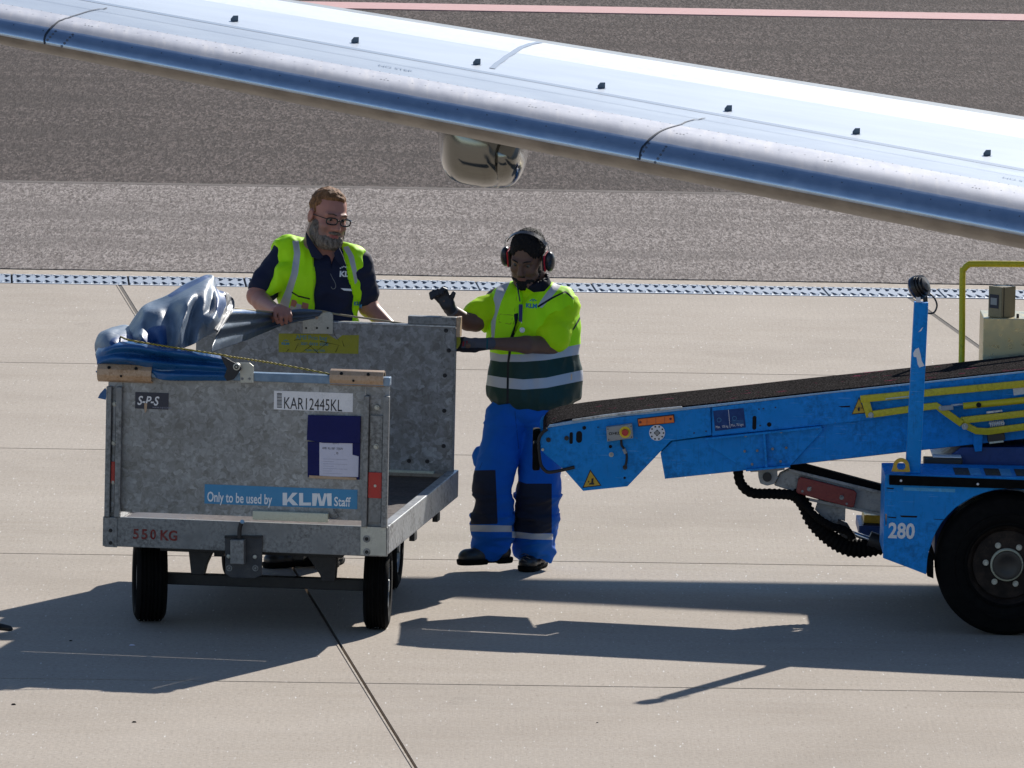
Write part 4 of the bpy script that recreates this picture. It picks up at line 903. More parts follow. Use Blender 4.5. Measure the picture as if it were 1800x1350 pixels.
for (x0, y0, x1, y1) in ((1423, 862, 1426, 858), (1480, 877, 1478, 873)): mb = MB(); a_ = lp(x0, y0, BY); b_ = lp(x1, y1, BY); mb.tube([(a_.x, LK - .07, a_.z), (b_.x, LK - .08, b_.z)], .003, 6); mb.build('block_stud', M['zinc'], o)
lpoly('arm_web', [(1440, 884), (1488, 895), (1487, 930), (1460, 928), (1434, 902)], LK + .02, LK + .04, M['armw'], .002, BY)
lpoly('arm_recess', [(1533, 881), (1552, 885), (1551, 893), (1531, 889)], LK - .0125, LK - .0102, M['boxgrey'], 0, BY)
# corrugated hose bundle
def chose(name, pts, r0, r1, yy, ridge=.0028):
    P = catmull([lp(x, z, BY) for x, z in pts], 10); P = [Vector((p.x, yy, p.z)) for p in P]
    # resample evenly
    d = [0]
    for i in range(1, len(P)): d.append(d[-1] + (P[i] - P[i - 1]).length)
    n = int(d[-1] / .006); Q = []; rr = []
    for i in range(n + 1):
        s_ = d[-1] * i / n; j = max(k_ for k_ in range(len(d)) if d[k_] <= s_ + 1e-9); j = min(j, len(P) - 2)
        t = (s_ - d[j]) / max(1e-6, d[j + 1] - d[j]); Q.append(P[j].lerp(P[j + 1], t)); rr.append(r0 + (r1 - r0) * min(1, i / n * 1.6) + (ridge if i % 4 < 2 else -ridge))
    mb = MB(); mb.tube(Q, rr, 14); return mb.build(name, M['rubber'], loader, 0, True, ang=70)
chose('hydraulic_hose', [(1297, 815), (1298, 832), (1303, 853), (1322, 869), (1360, 871), (1396, 875), (1415, 896)], .024, .026, LK - .05, .0015)
chose('corrugated_hose', [(1396, 866), (1414, 890), (1428, 918), (1452, 943), (1482, 962), (1512, 968), (1552, 962), (1590, 950)], .030, .046, LK - .02, .0035)
chose('hydraulic_hose', [(1400, 874), (1430, 905), (1458, 925), (1490, 936), (1500, 950)], .014, .02, LK - .075, .001)
mb = MB(); mb.cyl(lp(1484, 932, LK - .04), lp(1534, 950, LK - .04), .0135, None, 16); mb.build('cylinder_rod', mat('chromed_rod', (.6, .62, .65), .15, 1), loader, 0, True)
mb = MB(); mb.cyl(lp(1527, 947, LK - .04), lp(1600, 974, LK - .04), .040, None, 20); mb.build('hydraulic_cylinder', M['dark'], loader, .004, True)
lpoly('cylinder_fork', [(1474, 916), (1490, 922), (1495, 930), (1500, 946), (1488, 950), (1472, 938)], LK - .07, LK - .02, M['dark'], .004, BY)
# yellow step and blue box between the axles
lpoly('wheel_chock_box', [(1510, 924), (1640, 930), (1640, 958), (1509, 940)], 1.25, 1.7, M['blue_dark'], .004, 1.25)
lpoly('yellow_step', [(1519, 905), (1640, 910), (1640, 926), (1518, 919)], 1.3, 1.6, M['amber'], .004, 1.3)
lpoly('step_edge', [(1518, 920), (1640, 926.5), (1640, 930), (1516, 924)], 1.28, 1.6, M['dark'], .001, 1.28)
# chassis
side = [(1556, 834), (1800, 849), (2500, 880), (2500, 990), (2010, 960)]
arch = [(1630, 984), (1633, 968), (1637, 957), (1641, 945), (1646, 934), (1655, 919), (1665, 907), (1679, 893), (1694, 883), (1711, 873), (1730, 866), (1750, 861), (1772, 859), (1800, 861), (1825, 868), (1850, 880), (1872, 898), (1890, 920), (1902, 945), (1908, 985)]
ch = [(1556, 834), (1552, 981), (1600, 999), (1628, 1010)] + arch + [(2480, 1010), (2480, 868), (1800, 840)]
lpoly('chassis_side', ch, .0, .02, M['blue'], .004)
zt_ = [lp(1556, 834, 0).z, lp(1800, 838, 0).z]
# deck of the chassis (visible from above)
xa = lp(1556, 834, 0).x; za = lp(1556, 834, 0).z; xb = 7.4; zb_ = za
mb = MB(); mb.add([(xa, 0.0, za - .004), (xa, .52, za - .004), (xb, .52, za - .004), (xb, 0.0, za - .004)] + [(xa + .0, 0.0, za + .0), (xa + .03, .50, za + .0), (xb, .50, za + .0), (xb, 0.0, za + .0)], [(3, 2, 1, 0), (4, 5, 6, 7), (0, 1, 5, 4), (1, 2, 6, 5), (2, 3, 7, 6), (3, 0, 4, 7)])
o = mb.build('chassis_deck', M['blue'], loader)
mb = MB(); mb.box(xa, xa + .02, .022, .5, lp(1556, 975, 0).z, za - .006); mb.build('chassis_nose', M['blue'], loader, .002)
tex = [(1563, 835.5), (1800, 844.5), (2300, 862), (2300, 877), (1800, 860), (1563, 852.5)]
o = lpoly('rubber_strip', tex, -.022, -.0005, M['rubber'], .004)
for x, y in ((1583.5, 844), (1718.5, 850), (1860, 855)): q = lp(x, y, 0); mb = MB(); mb.cyl((q.x, -.0225, q.z), (q.x, -.026, q.z), .0065, .005, 12); mb.build('strip_bolt', M['label'], o, 0, True)
o = lpoly('faded_reflective_strip', [(1588, 856.5), (1679, 859.5), (1679, 865.5), (1588, 862)], -.0012, -.0002, M['blue2'], 0)
for i in range(8):   # dark tread squares on the deck
    x0 = lp(1680 + i * 27, 830, 0).x; mb = MB(); mb.box(x0, x0 + (.075 if i % 2 == 0 else .055), .05, .33, za + .001, za + .003); mb.build('deck_tape', M['dark'] if i % 2 == 0 else M['blue2'], loader)
for i, (x0, y0, x1, y1) in enumerate([(1558, 857, 1572, 860), (1582, 906, 1613, 910), (1560, 908, 1576, 911), (1700, 845, 1703, 850), (1556, 903, 1559, 925), (1640, 912, 1660, 914)]):
    lpoly('paint_scuff', [(x0, y0), (x1, y0 + 1), (x1 - 2, y1), (x0 + 2, y1 - 1)], -.0014, -.0004, M['hole'] if i != 4 else M['cream'])
q = lp(1561, 944.5, 0); text('280', 27 * LY / FPX / .72, M['label'], loader, (q.x, -.0025, q.z), (1, 0, -.02), (.02, 0, 1), sx=.83, bold=.03, name='fleet_number')
lpoly('mudflap', [(1630, 982), (1641, 984), (1641, 1017), (1630, 1013)], .02, .3, M['rubber'], .002)
# wheel
wc = lp(1770.5, 996.5, .0); wc.z = 126 * LY / FPX
PW = LY / FPX
def lwheel(x, yy, sgn=1):
    h = bpy.data.objects.new('wheel', None); COL.objects.link(h); h.parent = loader; h.location = (x, yy, wc.z); h.empty_display_size = .1
    if sgn < 0: h.rotation_euler = (0, 0, math.pi)
    R0 = 126 * PW; mb = MB()
    pr_ = [(.0, 70 * PW), (-.012, 73 * PW), (-.006, 76 * PW), (-.016, 80 * PW), (-.02, 88 * PW), (-.018, 92 * PW), (-.0215, 94 * PW), (-.018, 96 * PW), (-.014, 108 * PW), (-.004, 118 * PW), (.016, 123.5 * PW), (.03, R0), (.05, R0), (.053, R0 - .012), (.063, R0 - .012), (.066, R0), (.105, R0), (.108, R0 - .012), (.118, R0 - .012), (.121, R0), (.16, R0), (.163, R0 - .012), (.173, R0 - .012), (.176, R0), (.2, R0), (.22, 120 * PW), (.24, 100 * PW), (.23, 75 * PW)]
    mb.lathe((0, 0, 0), (0, 1, 0), pr_, 72); mb.build('tyre', M['rubber'], h, 0, True, ang=32)
    mb = MB(); mb.lathe((0, 0, 0), (0, 1, 0), [(.0, 70.5 * PW), (.004, 69 * PW), (.03, 66 * PW), (.045, 62 * PW), (.035, 60 * PW), (.030, 40 * PW), (.028, 29 * PW), (.028, 0)], 60)
    mb.build('rim', M['rimd'], h, 0, True, ang=35)
    mb = MB(); mb.lathe((0, 0, 0), (0, 1, 0), [(.028, 29.5 * PW), (.0, 28.5 * PW), (-.004, 27.3 * PW), (.0, 26 * PW)], 40); mb.build('hub_ring', M['bar'], h, 0, True)
    mb = MB(); mb.lathe((0, 0, 0), (0, 1, 0), [(.0, 26 * PW), (-.012, 25 * PW), (-.014, 18 * PW), (-.010, 14 * PW), (-.010, 0)], 40); mb.build('hub_cap', M['blk'], h, 0, True)
    for i in range(6):
        a = math.radians(48 + 60 * i + 8); px_ = math.cos(a) * 37.5 * PW; pz = math.sin(a) * 37.5 * PW
        mb = MB(); mb.lathe((px_, .029, pz), (0, -1, 0), [(0, 5.6 * PW), (.005, 5.2 * PW), (.005, 3.6 * PW), (.018, 3.3 * PW), (.018, 0)], 12); mb.build('wheel_nut', M['zinc'], h, 0, True, ang=30)
    return h
M['rimd'] = worn('rusty_dark_rim', (.022, .016, .014), .7, .0, .5, (.06, .042, .03), .8, 14, .2)
lwheel(wc.x, .02); lwheel(wc.x, 1.98, -1); lwheel(wc.x + 3.6, .02); lwheel(wc.x + 3.6, 1.98, -1)
mb = MB(); mb.cyl((wc.x, .2, wc.z), (wc.x, 1.8, wc.z), .05, None, 16); mb.build('axle', M['dark'], loader, 0, True)
# rest of the chassis behind
def lbox(name, px0, py0, px1, py1, y0, y1, m, bevel=.004, zb0=None):
    a = lp(px0, py0, y0); b_ = lp(px1, py1, y0); mb = MB(); mb.box(a.x, b_.x, y0, y1, b_.z if zb0 is None else zb0, a.z); return mb.build(name, m, loader, bevel)
mb = MB(); mb.box(2.1, 7.3, .3, 1.66, .36, .60); mb.build('chassis_body', M['blue_dark'], loader, .006)
lpoly('engine_cover', [(1645, 821), (1660, 808), (1690, 786), (1800, 786), (2480, 800), (2480, 830), (1693, 830)], .66, 1.5, M['blue_dark'], .006, .66)
mb = MB(); mb.box(2.8, 7.3, 1.98, 2.0, .35, .8); mb.build('chassis_side', M['blue'], loader, .004)
mb = MB(); mb.box(2.1, 7.3, 1.5, 1.98, .78, .8); mb.build('chassis_deck', M['blue'], loader, .003)
mb = MB(); mb.box(4.4, 5.1, .05, .5, .8, 1.25); mb.build('driver_seat', M['blk'], loader, .03)
lbox('battery_box', 1624, 806, 1692, 826, .53, .64, M['blk'], .006); lbox('battery_lid', 1640, 802, 1690, 805.5, .55, .64, M['label'], .002)
# lifting eye
q = lp(1584, 828, .03); r_o = 14 * PX; r_i = 7.6 * PX; n = 20; pts = []
oc = Vector((q.x, 0, lp(1584, 819.5, .03).z)); mb = MB(); out = []; inn = []
for i in range(n + 1):
    a = math.radians(-48 + 276 * i / n); out.append((oc.x + math.cos(a) * r_o, oc.z + math.sin(a) * r_o))
zb2 = lp(1584, 829.5, .03).z
out = [(lp(1600, 829, .03).x, zb2)] + [(oc.x + math.cos(math.radians(a)) * r_o, oc.z + math.sin(math.radians(a)) * r_o) for a in range(0, 181, 15)] + [(lp(1567, 829, .03).x, zb2)]
inn = [(oc.x + math.cos(math.radians(a)) * r_i, oc.z + math.sin(math.radians(a)) * r_i) for a in range(-60, 241, 300 // 14)][:15]
vs_ = []
for yy in (.03, .045):
    for (a, b_), (c_, d__) in zip(out, inn): vs_ += [(a, yy, b_), (c_, yy, d__)]
k = len(out); fs = []
for i in range(k - 1):
    fs += [(2 * i, 2 * i + 1, 2 * i + 3, 2 * i + 2), (2 * k + 2 * i, 2 * k + 2 * i + 2, 2 * k + 2 * i + 3, 2 * k + 2 * i + 1), (2 * i, 2 * i + 2, 2 * k + 2 * i + 2, 2 * k + 2 * i), (2 * i + 1, 2 * k + 2 * i + 1, 2 * k + 2 * i + 3, 2 * i + 3)]
fs += [(0, 2 * k, 2 * k + 2 * (k - 1), 2 * (k - 1)), (0, 2 * (k - 1), 2 * k - 1, 1)]
bx0, bx1 = lp(1571, 829, .03).x, lp(1597, 829, .03).x; mb.add(vs_, fs[:-1]); mb.box(bx0, bx1, .0302, .0448, zb2, oc.z - r_i * .8); mb.build('lifting_eye', M['amber'], loader)
# lamp post
pm = MB(); y0, y1 = .06, .135
pb = [lp(1592, 826, y0), lp(1618, 828, y0)]; pt = [lp(1607.5, 532, y0), lp(1632, 533, y0)]
dn = (pt[0] - pb[0]); 
pm.add([(pb[0].x, y0, za), (pb[1].x, y0, za), (pt[1].x, y0, pt[0].z), (pt[0].x, y0, pt[0].z), (pb[0].x, y1, za), (pb[1].x, y1, za), (pt[1].x, y1, pt[0].z), (pt[0].x, y1, pt[0].z)], [(0, 1, 2, 3), (7, 6, 5, 4), (0, 4, 5, 1), (1, 5, 6, 2), (2, 6, 7, 3), (3, 7, 4, 0)])
post = pm.build('lamp_post', M['blue'], loader, .004, True)
lpoly('sticker_remnant', [(1605, 621), (1609, 614), (1615, 611), (1618, 622), (1620, 634), (1625, 643), (1616, 646), (1613, 640), (1611, 628), (1606, 627)], y0 - .0016, y0 - .0005, M['label'], 0, y0, post)
lpoly('sticker_remnant', [(1614, 584), (1621, 576), (1623, 575), (1619, 582), (1616, 583)], y0 - .0016, y0 - .0005, M['label'], 0, y0, post)
# work lamp
lampc = lp(1608, 508, .1); dx = Vector((-.80, .42, -.43)).normalized()
mb = MB(); Rl = 22 * PW
mb.lathe(lampc - dx * .012, -dx, [(.0, 0), (.0, Rl * .98), (.004, Rl), (.02, Rl * .97), (.02, Rl * .86), (.027, Rl * .86), (.027, Rl * .93), (.034, Rl * .93), (.034, Rl * .78), (.041, Rl * .78), (.041, Rl * .84), (.048, Rl * .84), (.048, Rl * .62), (.056, Rl * .6), (.062, 0)], 40)
lamp = mb.build('work_lamp', M['blk'], loader, 0, True, ang=30)
mb = MB(); mb.lathe(lampc - dx * .012, dx, [(.0, Rl * .98), (.012, Rl * .96), (.026, Rl * .7), (.034, Rl * .3), (.036, 0)], 40); mb.build('lamp_lens', mat('dark_blue_glass', (.01, .03, .08), .12), lamp, 0, True)
mb = MB(); mb.prism([(p.x, p.z) for p in (lp(1610, 531, .05), lp(1610, 517, .05), lp(1613, 514, .05), lp(1617, 516, .05), lp(1619, 531, .05))], .05, .056); mb.build('lamp_bracket', M['label'], lamp)
mb = MB(); mb.prism([(p.x, p.z) for p in (lp(1623, 531, .12), lp(1621, 516, .12), lp(1630, 516, .12), lp(1631, 531, .12))], .12, .128); mb.build('lamp_bracket', M['blk'], lamp)
mb = MB(); mb.tube(catmull([lp(x, z, .11) for x, z in ((1624, 512), (1633, 515), (1643, 525), (1647, 537), (1643, 548), (1636, 551), (1630, 550))], 5), .0045, 8); mb.build('lamp_cable', M['blk'], lamp, 0, True)
# far-side guard rail, cabinet and control unit
RY = 1.7
pts = [lp(1689, 700, RY), lp(1691, 600, RY), lp(1692, 484, RY), lp(1695, 473, RY), lp(1702, 466, RY), lp(1714, 464, RY), lp(1800, 464.5, RY), lp(2100, 468, RY)]
mb = MB(); mb.tube(catmull(pts, 5), 5.6 * 48.7 / FPX, 14); mb.build('guard_rail', M['yellow'], loader, 0, True)
a_ = lp(1729, 559, 1.45); cabp = lp(2300, 700, 1.45)
mb = MB(); mb.box(a_.x, 4.6, 1.45, 1.85, .7, a_.z); mb.build('steel_cabinet', M['cab'], loader, .004)
q = lp(1796, 553, 1.5); mb = MB(); mb.cyl((lp(1789, 556, 1.5).x, 1.5, a_.z), (lp(1789, 556, 1.5).x, 1.5, a_.z + .02), .007, None, 10); mb.build('cabinet_stud', M['dark'], loader)
cu0 = lp(1743, 556, 1.5); 
def cbox(name, c0, w_, d, h, yaw, m, bev=.003, parent=None, off=(0, 0, 0)):
    c, s_ = math.cos(yaw), math.sin(yaw); mb = MB(); P = []
    for z in (0, h):
        for (x, y) in ((0, 0), (w_, 0), (w_, d), (0, d)):
            X = x + off[0]; Y_ = y + off[1]; P.append((c0.x + X * c - Y_ * s_, c0.y + X * s_ + Y_ * c, c0.z + z + off[2]))
    mb.add(P, [(3, 2, 1, 0), (4, 5, 6, 7), (0, 1, 5, 4), (1, 2, 6, 5), (2, 3, 7, 6), (3, 0, 4, 7)]); return mb.build(name, m, parent or loader, bev)
c0 = Vector((lp(1764.5, 556, 1.48).x, 1.48, a_.z + .001)); hB = .155
yw = math.radians(45)   # the front-left corner nearest the camera
o = cbox('control_unit', c0, .085, .088, hB, yw, M['tan']); cbox('control_gasket', c0, .004, .0885, hB - .01, yw, M['hole'], 0, o, (-.0045, 0, .005)); cbox('control_door', c0, .016, .088, hB, yw, M['tan'], .002, o, (-.021, 0, 0))
cbox('display_bezel', c0, .002, .06, .07, yw, M['navy2'], 0, o, (-.0235, .018, .045)); cbox('display', c0, .001, .042, .035, yw, M['screen'], 0, o, (-.0248, .028, .062))
# next cart's tow bar tip at the left edge
tow = empty('tow_bar', Matrix.Translation(atZ(-60, 1100, 0)), 'black tow bar tip poking in at the left edge beside the shadow', 'tow bar')
TI = tow.matrix_world.inverted(); a_ = atZ(22, 1107, .03); b_ = atZ(-120, 1085, .12)
mb = MB(); mb.tube([TI @ p for p in (a_, atZ(18, 1105, .035), atZ(-4, 1101, .04), b_)], [.006, .014, .019, .02], 12); mb.build('bar_tube', M['blk'], tow, 0, True)
mb = MB(); mb.tube([TI @ b_, TI @ (b_ + Vector((-1.0, .9, .25)))], .025, 12); mb.build('bar_shaft', M['dark'], tow, 0, True)
# ================================================================== TARPAULIN on the cart
def px_of(V): return proj_np(V)
def poly_sd(x, y, poly):
    """signed distance (inside positive) of points to a polygon"""
    n = len(poly); d = np.full(x.shape, 1e9); ins = np.zeros(x.shape, bool)
    for i in range(n):
        x0, y0 = poly[i]; x1, y1 = poly[(i + 1) % n]; ex, ey = x1 - x0, y1 - y0
        t = np.clip(((x - x0) * ex + (y - y0) * ey) / (ex * ex + ey * ey + 1e-12), 0, 1)
        d = np.minimum(d, (x - x0 - t * ex) ** 2 + (y - y0 - t * ey) ** 2)
        c = ((y0 <= y) != (y1 <= y)); xi = x0 + (y - y0) * ex / (ey if abs(ey) > 1e-9 else 1e-9); ins ^= c & (x < xi)
    d = np.sqrt(d); return np.where(ins, d, -d)
def verts_np(o):
    a = np.empty(len(o.data.vertices) * 3); o.data.vertices.foreach_get('co', a); return a.reshape(-1, 3)
def set_attr(o, name, arr):
    at = o.data.attributes.get(name) or o.data.attributes.new(name, 'FLOAT', 'POINT'); at.data.foreach_set('value', np.asarray(arr, dtype=np.float32))
def paint(name, base, rough, layers, var=.12, soft=1., metal=0., fabric=True, spec=.3, sheen=0., transl=0., bumps=.15, bscale=90, fold=None):
    """layers: (attribute, colour, roughness): a printed, sewn or woven zone, or a painted glint"""
    def f(nt, b):
        v = coord(nt, 'World'); n1 = noi(nt, v, 9, 5, .6)
        c = mixc(nt, n1, tuple(x * (1 - var) for x in base), tuple(min(1, x * (1 + var)) for x in base)); r = rough; rs = None
        for an, col, rr in layers:
            a = nt.nodes.new('ShaderNodeAttribute'); a.attribute_name = an
            m = ramp(nt, math_(nt, 'ADD', math_(nt, 'MULTIPLY', a.outputs['Fac'], .5 / soft), .5), [(.45, 0.), (.55, 1.)])
            cc = mixc(nt, n1, tuple(x * (1 - var) for x in col), tuple(min(1, x * (1 + var)) for x in col))
            c = mixc(nt, m, c, cc)
        setc(nt, b, c)
        if fabric: bump(nt, b, noi(nt, v, bscale, 3, .7), bumps, .003)
        if sheen: b.inputs['Sheen Weight'].default_value = sheen
        if transl:
            out = nt.nodes['Material Output']; tr = nt.nodes.new('ShaderNodeBsdfTranslucent'); nt.links.new(c, tr.inputs[0])
            mx = nt.nodes.new('ShaderNodeMixShader'); mx.inputs[0].default_value = transl
            nt.links.new(b.outputs[0], mx.inputs[1]); nt.links.new(tr.outputs[0], mx.inputs[2]); nt.links.new(mx.outputs[0], out.inputs[0])
    return mat(name, base, rough, metal, f, spec)
tarp = empty('tarpaulin', CM, 'crumpled blue and silver tarpaulin cover bunched over the left side of the baggage cart', 'tarpaulin')
def cgrid(name, rows, m, k=6, amp=.012, freq=(9, 9, 9), th=.003, seed=0, crease=0., layers=()):
    R_ = [catmull([cp(x, y, v_) for x, y, v_ in r], k) for r in rows]; nc = len(R_[0])
    cols = [catmull([R_[j][i] for j in range(len(R_))], k) for i in range(nc)]; nr = len(cols[0])
    V = []
    for i in range(nc):
        for j in range(nr):
            p = cols[i][j]; q = Vector((p.x * freq[0] + seed, p.y * freq[1], p.z * freq[2]))
            n_ = mnoise.noise(q) + .5 * mnoise.noise(q * 2.1); rdg = (1 - abs(mnoise.noise(q * .8 + Vector((5, 3, 1)))) * 3) + .5 * (1 - abs(mnoise.noise(q * 1.9 + Vector((2, 8, 1)))) * 3)
            e = min(i, nc - 1 - i, 3) / 3 * .7 + .3
            V.append(p + Vector((.25 * n_, -1, .35 * n_)).normalized() * (n_ * amp + crease * rdg) * e)
    fs = [(i * nr + j, i * nr + j + 1, (i + 1) * nr + j + 1, (i + 1) * nr + j) for i in range(nc - 1) for j in range(nr - 1)]
    mb = MB(); mb.add(V, fs); o = mb.build(name, m, tarp, 0, True, ang=75)
    W_ = verts_np(o) @ np.array(CM.to_3x3()).T + np.array(CM.translation); x, y = proj_np(W_)
    for an, poly in layers: set_attr(o, an, poly_sd(x, y, poly))
    sm = o.modifiers.new('thick', 'SOLIDIFY'); sm.thickness = th; sm.offset = 0
    return o
SIL = (.14, .19, .26); BLU = (.012, .06, .20)
def vinyl(name, base, layers, rough=.3, metal=.0):
    def f(nt, b):
        v = coord(nt, 'World'); n1 = noi(nt, v, 11, 5, .65); n2 = noi(nt, v, 45, 3); c = mixc(nt, n1, tuple(x * .75 for x in base), tuple(min(1, x * 1.2) for x in base))
        for an, col in layers:
            a = nt.nodes.new('ShaderNodeAttribute'); a.attribute_name = an
            m = ramp(nt, math_(nt, 'ADD', math_(nt, 'MULTIPLY', a.outputs['Fac'], .35), .5), [(.35, 0.), (.65, 1.)])
            c = mixc(nt, m, c, col)
        setc(nt, b, c); nt.links.new(ramp(nt, n1, [(.3, rough - .06), (.7, rough + .12)]), b.inputs['Roughness'])
        rg = math_(nt, 'ABSOLUTE', math_(nt, 'SUBTRACT', noi(nt, v, 14, 3), .5)); bump(nt, b, math_(nt, 'ADD', rg, math_(nt, 'MULTIPLY', n2, .2)), .28, .02)
    return mat(name, base, rough, metal, f, .4)
M['silver_v'] = vinyl('silver_vinyl', SIL, [('b1', BLU), ('b2', BLU), ('b3', BLU)], .46, .0)
M['blue_v'] = vinyl('blue_vinyl', (.014, .095, .27), [], .28)
M['grey_v'] = vinyl('slate_vinyl', (.085, .12, .175), [('b1', (.02, .10, .28))], .42)
peak = [
    [(221, 582, .55), (238, 556, .6), (252, 538, .55), (272, 528, .75), (296, 518, .65), (324, 500, .85), (350, 488, .8), (366, 483, .9), (376, 487, .85), (381, 507, 1.0), (396, 514, .9), (411, 527, 1.1)],
    [(224, 586, .40), (243, 566, .34), (256, 550, .32), (276, 543, .36), (300, 536, .40), (328, 524, .25), (346, 515, .35), (363, 507, .45), (374, 512, .55), (385, 526, .42), (397, 533, .75), (409, 541, .8)],
    [(229, 593, .26), (247, 580, .17), (258, 572, .24), (281, 562, .22), (302, 560, .28), (325, 552, .08), (338, 545, .26), (358, 540, .26), (372, 541, .35), (381, 551, .22), (391, 556, .6), (403, 552, .7)],
    [(235, 598, .16), (248, 590, .03), (262, 588, .13), (284, 584, .08), (306, 585, .12), (317, 582, -.01), (330, 578, .16), (348, 568, .18), (362, 562, .18), (374, 566, .12), (386, 568, .5), (396, 562, .65)],
    [(241, 603, .08), (256, 603, .02), (269, 606, .08), (285, 608, .02), (300, 611, .06), (316, 613, .01), (330, 609, .1), (345, 602, .05), (355, 595, .28), (365, 590, .35), (377, 583, .5), (392, 572, .6)]]
cgrid('silver_fold', peak, M['silver_v'], 8, .008, (11, 7, 9), .003, 1, .009,
      [('b1', [(243, 604), (262, 578), (270, 574), (291, 572), (294, 607), (270, 607)]), ('b2', [(294, 520), (325, 500), (362, 483), (370, 487), (330, 508), (300, 524)]), ('b3', [(377, 500), (396, 514), (402, 530), (395, 548), (384, 560), (379, 540), (381, 520)])])
cgrid('silver_bulge', [
    [(193, 578, .55), (205, 574, .6), (224, 572, .6), (236, 580, .5), (240, 590, .4)],
    [(176, 585, .35), (190, 582, .20), (208, 584, .22), (224, 586, .25), (236, 596, .2)],
    [(168, 600, .25), (182, 597, .08), (200, 596, .05), (215, 598, .08), (230, 602, .1)],
    [(167, 614, .2), (178, 612, .05), (195, 609, .0), (212, 608, .02), (226, 608, .05)],
    [(172, 628, .18), (182, 624, .05), (194, 620, .02), (208, 616, .03), (222, 612, .05)]], M['silver_v'], 6, .014, (10, 6, 10), .003, 9, .006,
      [('b1', [(196, 596), (215, 588), (238, 590), (232, 612), (200, 612), (192, 604)]), ('b2', [(160, 612), (178, 616), (196, 612), (200, 632), (170, 634)]), ('b3', [(900, 900), (901, 900), (900, 901)])])
cgrid('blue_roll', [
    [(172, 612, .12), (190, 604, .06), (210, 601, .03), (240, 602, .0), (280, 609, .0), (330, 616, .0), (370, 622, .0), (394, 628, .0)],
    [(168, 622, .06), (188, 614, -.03), (210, 610, -.06), (240, 611, -.07), (280, 617, -.06), (330, 623, -.06), (370, 629, -.05), (400, 634, -.02)],
    [(170, 632, .02), (188, 624, -.01), (210, 621, -.02), (240, 622, -.01), (280, 628, .0), (330, 633, .0), (370, 637, -.01), (403, 641, -.02)],
    [(171, 640, .0), (188, 632, -.03), (210, 631, -.06), (240, 632, -.07), (280, 638, -.07), (330, 642, -.05), (370, 645, -.05), (403, 648, -.03)],
    [(172, 642, .02), (190, 639, .0), (212, 639, -.01), (244, 640, -.03), (280, 648, .0), (330, 650, -.01), (370, 652, -.01), (403, 654, -.02)],
    [(173, 645, .03), (190, 642, .02), (212, 642, .02), (246, 644, .01), (278, 656, -.03), (332, 660, -.05), (370, 661, -.045), (402, 662, -.03)],
    [(174, 647, .03), (190, 644, .03), (212, 644, .03), (250, 646, .03), (280, 666, -.012), (332, 669, -.014), (370, 669, -.014), (400, 669, -.014)]],
    M['blue_v'], 6, .010, (5, 8, 26), .003, 4, .004)
cgrid('slate_sheet', [
    [(398, 544, .75), (425, 544, 1.3), (455, 546, 1.9), (482, 548, 2.26), (505, 546, 2.30), (535, 543, 2.32), (566, 547, 2.35)],
    [(398, 552, .65), (425, 551, 1.2), (455, 552, 1.85), (482, 553, 2.22), (505, 550, 2.27), (535, 548, 2.31), (566, 549, 2.35)],
    [(394, 566, .75), (420, 563, 1.28), (450, 560, 1.9), (480, 558, 2.27), (505, 555, 2.31), (533, 553, 2.34), (564, 552, 2.36)],
    [(388, 578, .55), (415, 574, 1.15), (446, 569, 1.8), (478, 563, 2.23), (504, 559, 2.29), (530, 557, 2.33), (562, 554, 2.36)],
    [(380, 592, .6), (408, 586, 1.2), (440, 578, 1.85), (473, 570, 2.27), (500, 564, 2.32), (528, 560, 2.35), (560, 556, 2.37)],
    [(374, 606, .45), (400, 599, 1.0), (434, 588, 1.75), (470, 577, 2.24), (497, 569, 2.31), (526, 563, 2.345), (558, 558, 2.37)],
    [(371, 619, .4), (395, 611, .95), (430, 599, 1.7), (466, 584, 2.24), (494, 573, 2.32), (524, 565, 2.35), (556, 559, 2.37)]],
    M['grey_v'], 6, .008, (6, 3, 22), .003, 12, .004, [('b1', [(398, 540), (475, 540), (470, 549), (440, 551), (400, 549)])])
cgrid('tattered_edge', [[(396, 513, .85), (404, 519, .88), (411, 526, .9), (413, 536, .85)], [(398, 524, .80), (404, 530, .84), (409, 538, .86), (411, 545, .8)], [(396, 540, .7), (401, 544, .74), (405, 549, .72), (403, 556, .68)], [(386, 560, .5), (391, 562, .52), (394, 566, .5), (392, 572, .48)], [(376, 580, .32), (380, 583, .34), (382, 586, .32), (378, 589, .3)]],
      vinyl('frayed_dark_vinyl', (.03, .035, .05), [('b1', (.36, .36, .36))], .6), 5, .022, (26, 20, 26), .002, 3, .006, [('b1', [(403, 530), (412, 526), (414, 548), (385, 585), (380, 580), (398, 556)])])
cpoly('black_strap', [(391, 624), (400, 627), (412, 634), (424, 640), (428, 646), (414, 665), (402, 668), (397, 660), (402, 646), (396, 636)], -.052, -.046, worn('black_webbing', (.012, .013, .018), .6, 0, .2, (.05, .05, .05), .3, 30), .002, 0, tarp)
cpoly('loose_corner', [(168, 702), (172, 694), (181, 684), (184, 690), (182, 705)], .06, .064, M['blue_v'], .0, 0, tarp)
cpoly('loose_corner', [(164, 655), (172, 650), (180, 668), (184, 673), (176, 672)], .06, .064, M['blue_v'], .0, 0, tarp)
def ropef(nt, b):
    w_ = nt.nodes.new('ShaderNodeTexWave'); nt.links.new(coord(nt, 'World', (1, 1, 2.2)), w_.inputs['Vector']); w_.inputs['Scale'].default_value = 42; w_.inputs['Distortion'].default_value = .5; w_.bands_direction = 'DIAGONAL'
    setc(nt, b, ramp(nt, w_.outputs['Fac'], [(.45, (.02, .02, .025)), (.55, (.55, .43, .04))])); bump(nt, b, w_.outputs['Fac'], .5, .003)
M['rope'] = mat('striped_rope', (.4, .35, .05), .7, 0, ropef)
